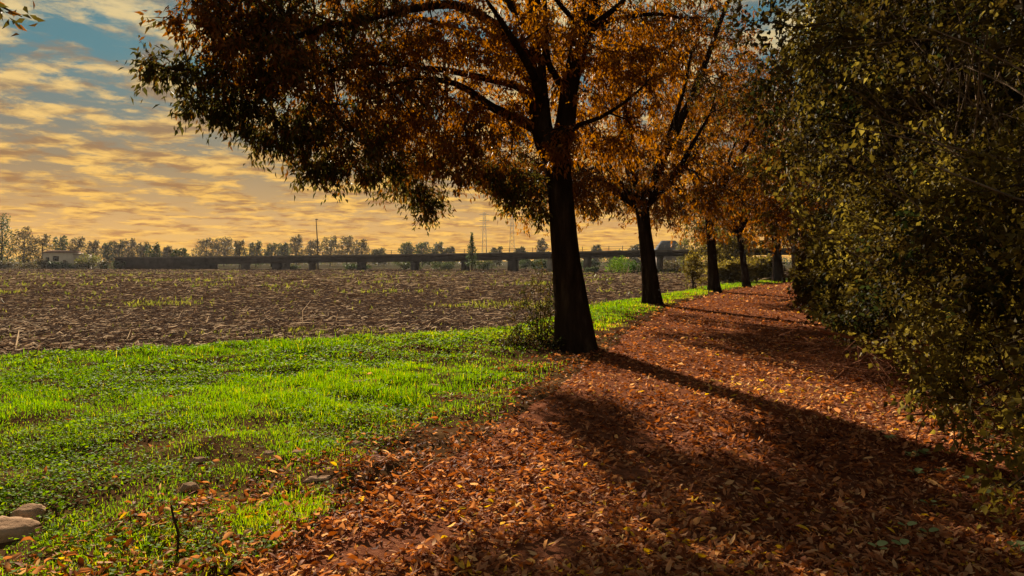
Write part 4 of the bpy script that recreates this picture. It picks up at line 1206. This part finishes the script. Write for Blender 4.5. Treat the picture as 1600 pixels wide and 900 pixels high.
BUSH = [
    (18, 406, 44, 151, .6, 'brown scrub at the field edge below the leftmost tree'), (58, 404, 50, 151, .62, 'russet scrub in front of the left end of the white house'), (96, 408, 40, 150.5, .2, 'dark scrub below the window of the white house'),
    (137, 394, 32, 152, .98, 'bright green rounded bush at the right end of the white house'), (150, 407, 50, 150, .55, 'brown scrub at the foot of the ramp'), (185, 408, 40, 149, .4, 'low dark scrub against the ramp wall'),
    (452, 412, 34, 140, .3, 'dark bush under the deck left of the lamp pole'), (560, 411, 40, 139, .2, 'dark low bush under the deck right of the lamp pole'), (640, 408, 44, 138, .35, 'green scrub under the middle of the deck'), (690, 405, 40, 137, .3, 'green scrub under the deck left of the conical tree'),
    (760, 405, 36, 135, .35, 'scrub under the deck right of the conical tree'), (822, 402, 40, 145, .15, 'dark hedge bush under the deck left of the big trunk'), (850, 403, 40, 150, .15, 'dark hedge bush behind the pale pier'),
    (922, 403, 32, 150, .15, 'dark shrubbery under the deck right of the big trunk'), (925, 417, 22, 103, .2, 'small dark mound shrub at the field edge'), (1050, 402, 36, 125, .75, 'green and yellow shrubbery seen under the right span'), (1082, 405, 26, 122, .8, 'yellow green shrubbery beyond the last pier'), (1045, 420, 60, 101, .55, 'low brown scrub along the field edge below the right span'),
]
for i, (px, top, w, d, tn, lb) in enumerate(BUSH): bush(800 + i, lb, px, top, w, d, tn)
bush(830, 'bright green sunlit bush at the field edge left of the second row tree', 962, 400, 46, 99.5, .55, 'green_leaf', None)
bush(831, 'darker green bush merging with the bright one behind the second row tree', 995, 402, 36, 100.5, .2, 'green_leaf', None)


def build_bridge():
    pts = [(178, 149, 2.35, 2.3), (320, 142, 2.42, 1.45), (500, 132, 2.6, 1.25), (700, 121, 2.8, 1.22), (860, 113, 2.98, .95), (1050, 103, 3.15, .80), (1200, 97, 3.25, .80), (1400, 92, 3.35, .8)]  # px, depth, top z, deck depth
    W = [np.array([(px - 800) / F_PX * d, d]) for px, d, _, _ in pts]
    root = empty('road_bridge', (W[0][0], W[0][1], 0), 'long low concrete bridge crossing behind the field', 'bridge')
    off = np.array([W[0][0], W[0][1], 0])
    deck, para = MB(), MB()
    wd = 4.2
    rails = MB()
    post = None
    for i in range(len(pts) - 1):
        a, b = W[i], W[i + 1]; t = (b - a) / np.linalg.norm(b - a); nrm = np.array([-t[1], t[0]])   # away from camera
        za, zb = pts[i][2], pts[i + 1][2]; ha, hb = pts[i][3], pts[i + 1][3]

        def prism(mb, o0, o1, ta, tb, ba, bb):
            c = [np.append(a + nrm * o0, ba), np.append(b + nrm * o0, bb), np.append(b + nrm * o1, bb), np.append(a + nrm * o1, ba), np.append(a + nrm * o0, ta), np.append(b + nrm * o0, tb), np.append(b + nrm * o1, tb), np.append(a + nrm * o1, ta)]
            mb.add(np.array(c), [(0, 3, 2, 1), (4, 5, 6, 7), (0, 1, 5, 4), (1, 2, 6, 5), (2, 3, 7, 6), (3, 0, 4, 7)])
        prism(deck, 0.25, wd, za - .02, zb - .02, za - ha, zb - hb)
        prism(para, 0, .28, za + .12, zb + .12, za - .22, zb - .22)
        for hh in (.42, .74):
            prism(rails, .10, .16, za + hh + .04, zb + hh + .04, za + hh, zb + hh)
        n = int(np.linalg.norm(b - a) / 2.0)
        for k in range(n):
            q = a + (b - a) * (k + .5) / n + nrm * .13; z = za + (zb - za) * (k + .5) / n
            if q[0] > 34: continue
            if post is None:
                pm = MB(); pm.box((0, 0, .34), (.045, .045, .44)); post = pm.mesh('railing_post')
            o = link('railing_post', post, MAT['rail_metal'], root); o.location = (q[0] - off[0], q[1] - off[1], z + .08)
    link('deck', deck.mesh('deck', off=off), MAT['dark_concrete'], root)
    link('parapet', para.mesh('parapet', off=off), MAT['concrete'], root)
    link('railing', rails.mesh('railing', off=off), MAT['rail_metal'], root)
    # abutment wall of the ramp
    mb = MB(); a, b = W[0], W[1]
    t = (b - a) / np.linalg.norm(b - a); nrm = np.array([-t[1], t[0]])
    m = (a + b) / 2 + nrm * 2.2
    mb.box((m[0], m[1], .55), (np.linalg.norm(b - a) / 2, 1.6, .9), math.atan2(t[1], t[0]))
    link('abutment', mb.mesh('abutment', off=off), MAT['dark_concrete'], root)
    for px, w, mt in [(377, .9, 'concrete'), (428, 1.6, 'dark_concrete'), (441, .45, 'concrete'), (482, .5, 'concrete'), (559, .8, 'dark_concrete'), (643, .8, 'dark_concrete'), (722, .8, 'dark_concrete'), (797, 1.3, 'dark_concrete'), (856, .55, 'pale_concrete'), (913, .6, 'concrete'), (1027, .5, 'concrete'), (1078, .5, 'pale_concrete'), (1085, .4, 'pale_concrete'), (1140, .5, 'concrete')]:
        pxs = [p[0] for p in pts]
        # point on the deck line at this bearing
        k = (px - 800) / F_PX
        for i in range(len(pts) - 1):
            if pxs[i] <= px <= pxs[i + 1]:
                a, b = W[i], W[i + 1]; s = (k * a[1] - a[0]) / ((b[0] - a[0]) - k * (b[1] - a[1]))
                c = a + (b - a) * s; z = pts[i][2] + (pts[i + 1][2] - pts[i][2]) * s - (pts[i][3] + (pts[i + 1][3] - pts[i][3]) * s)
                t = (b - a) / np.linalg.norm(b - a); nrm = np.array([-t[1], t[0]]); c = c + nrm * 1.2
                mb = MB(); mb.box((0, 0, (z + .03 - .35) / 2), (w * .5, .8, (z + .03 + .35) / 2), math.atan2(t[1], t[0])); mb.box((0, 0, z - .12), (w * .62, .9, .10), math.atan2(t[1], t[0]))
                o = link('pier', mb.mesh('pier'), MAT[mt], root); o.location = (c[0] - off[0], c[1] - off[1], 0)


build_bridge()


def build_far_things():
    # white house
    d = 156
    x0 = (97 - 800) / F_PX * d
    root = empty('house', (x0, d, 0), 'low white house with a dark window behind scrub at the left', 'house')
    mb = MB(); mb.box((-1.5, 3, 1.7), (4.6, 3, 2.05)); mb.box((4.6, 3.6, 1.55), (1.5, 2.4, 1.85)); link('wall', mb.mesh('wall'), MAT['plaster'], root); root.scale = (.68, .68, .92)
    mb = MB(); mb.add([(-6.4, -.4, 3.75), (3.4, -.4, 3.75), (3.4, 6.4, 3.75), (-6.4, 6.4, 3.75), (-5.9, 3, 4.5), (2.9, 3, 4.5)], [(0, 1, 5, 4), (2, 3, 4, 5), (3, 0, 4, 4), (1, 2, 5, 5)]) if False else None
    v = np.array([(-6.4, -.4, 3.76), (3.4, -.4, 3.76), (3.4, 6.4, 3.76), (-6.4, 6.4, 3.76), (-6.2, 3, 4.35), (3.2, 3, 4.35)])
    link('roof', fast_mesh('roof', v, [np.array([(0, 1, 5, 4), (2, 3, 4, 5), (0, 3, 2, 1)]), np.array([(3, 0, 4), (1, 2, 5)])]), MAT['roof_tile'], root)
    mb = MB(); mb.box((4.75, 3.4, 3.46), (1.75, 2.7, .08)); link('roof', mb.mesh('roof'), MAT['roof_tile'], root)
    for cx, cz, hw, hh, nm in [(-1.9, 2.35, .9, .55, 'window'), (4.7, 1.9, 1.1, .45, 'window'), (-4.6, 2.1, .5, .5, 'window')]:
        yy = 0 if cx < 3.5 else 1.2
        mb = MB()
        for ax, az, bx, bz in ((-hw, 0, .06, hh + .06), (hw, 0, .06, hh + .06)): mb.box((cx + ax, yy - .03, cz + az), (bx, .05, bz))
        for az in (-hh, hh): mb.box((cx, yy - .03, cz + az), (hw - .06, .05, .06))
        fr = link(nm, mb.mesh('window'), MAT['shutter'], root)
        mb = MB(); mb.box((cx, yy - .015, cz), (hw - .06, .02, hh - .06)); link('pane', mb.mesh('pane'), MAT['dark_pane'], fr)
    mb = MB(); mb.box((.9, -.03, .95), (.45, .05, 1.05)); link('door', mb.mesh('door'), MAT['shutter'], root)
    # slate roofed house behind the right of the bridge
    d = 170; x0 = (1048 - 800) / F_PX * d
    root = empty('house', (x0, d, 0), 'grey slate roofed house showing over the right end of the bridge', 'house')
    mb = MB(); mb.box((0, 3, 1.9), (2.6, 3, 2.3)); link('wall', mb.mesh('wall'), MAT['concrete'], root)
    v = np.array([(-3, -.4, 4.21), (3, -.4, 4.21), (3, 6.4, 4.21), (-3, 6.4, 4.21), (-1.6, 2.2, 6.6), (1.6, 2.2, 6.6), (1.6, 3.8, 6.6), (-1.6, 3.8, 6.6)])
    link('roof', fast_mesh('roof', v, np.array([(0, 1, 5, 4), (1, 2, 6, 5), (2, 3, 7, 6), (3, 0, 4, 7), (4, 5, 6, 7), (0, 3, 2, 1)])), MAT['slate'], root)
    mb = MB(); mb.box((1.0, -.03, 3.5), (.4, .05, .45)); w = link('window', mb.mesh('window'), MAT['shutter'], root)
    mb = MB(); mb.box((1.0, -.05, 3.5), (.33, .04, .38)); link('pane', mb.mesh('pane'), MAT['dark_pane'], w)
    # lamp pole
    d = 140; g = P(496, 343, d)
    root = empty('lamp_pole', (g.x, d, 0), 'tall thin lamp pole standing alone against the orange sky', 'street lamp')
    p, r = smooth_path([(0, 0, -.3), (0, 0, 3), (-.12, 0, g.z * .7), (-.28, 0, g.z)], [.15, .13, .10, .07], .5)
    link('pole', tube_mesh('pole', p, r, sides=8), MAT['pole_metal'], root)
    mb = MB(); mb.box((-.05, -.35, g.z + .02), (.16, .42, .07)); link('lamp_head', mb.mesh('lamp_head'), MAT['pole_metal'], root)
    # lattice masts
    for px, top, d, lb in [(757, 332, 420, 'left and fainter of the two tall lattice masts'), (800, 330, 400, 'right and darker of the two tall lattice masts')]:
        h = 1.6 + (408 - top) / F_PX * d; x = (px - 800) / F_PX * d
        root = empty('lattice_mast', (x, d, 0), lb, 'mast', 'tall masts on the horizon')
        wb, wt = 1.7, .5
        cor = [(-1, -1), (1, -1), (1, 1), (-1, 1)]
        for cx, cy in cor:
            v, f = frusta(np.array([[cx * wb, cy * wb, -.4]]), np.array([[cx * wt, cy * wt, h]]), np.array([.14]), np.array([.10]), 5)
            link('leg', fast_mesh('leg', v, f), MAT['mast_metal'], root)
        mb = MB(); n = 12
        for k in range(n):
            z0, z1 = h * k / n, h * (k + 1) / n; w0 = wb + (wt - wb) * k / n; w1 = wb + (wt - wb) * (k + 1) / n
            for q in range(4):
                c0, c1 = cor[q], cor[(q + 1) % 4]
                if k % 2: c0, c1 = c1, c0
                mb.add(*frusta(np.array([[c0[0] * w0, c0[1] * w0, z0]]), np.array([[c1[0] * w1, c1[1] * w1, z1]]), np.array([.07]), np.array([.07]), 4))
        o = link('bracing', mb.mesh('bracing'), MAT['mast_metal'], root); o['kind'] = 'stuff'
        for fr in (.72, .84, .96):
            mb = MB(); mb.box((0, 0, h * fr), (3.0, .12, .12)); link('crossarm', mb.mesh('crossarm'), MAT['mast_metal'], root)


build_far_things()


# ------------------------------------------------------------------ haze
HAZE = 0.00011
if HAZE > 0:
    mb = MB(); mb.box((0, 190, 15), (420, 330, 17)); me = mb.mesh('haze')
    m, nt, out = new_mat('haze_air')
    pv = nt.nodes.new('ShaderNodeVolumePrincipled'); pv.inputs['Density'].default_value = HAZE; pv.inputs['Color'].default_value = (.8, .8, .85, 1)
    pv.inputs['Anisotropy'].default_value = 0.2
    nt.links.new(pv.outputs[0], out.inputs['Volume'])
    link('haze', me, m, kind='stuff', label='thin autumn haze hanging in the air', cat='haze')
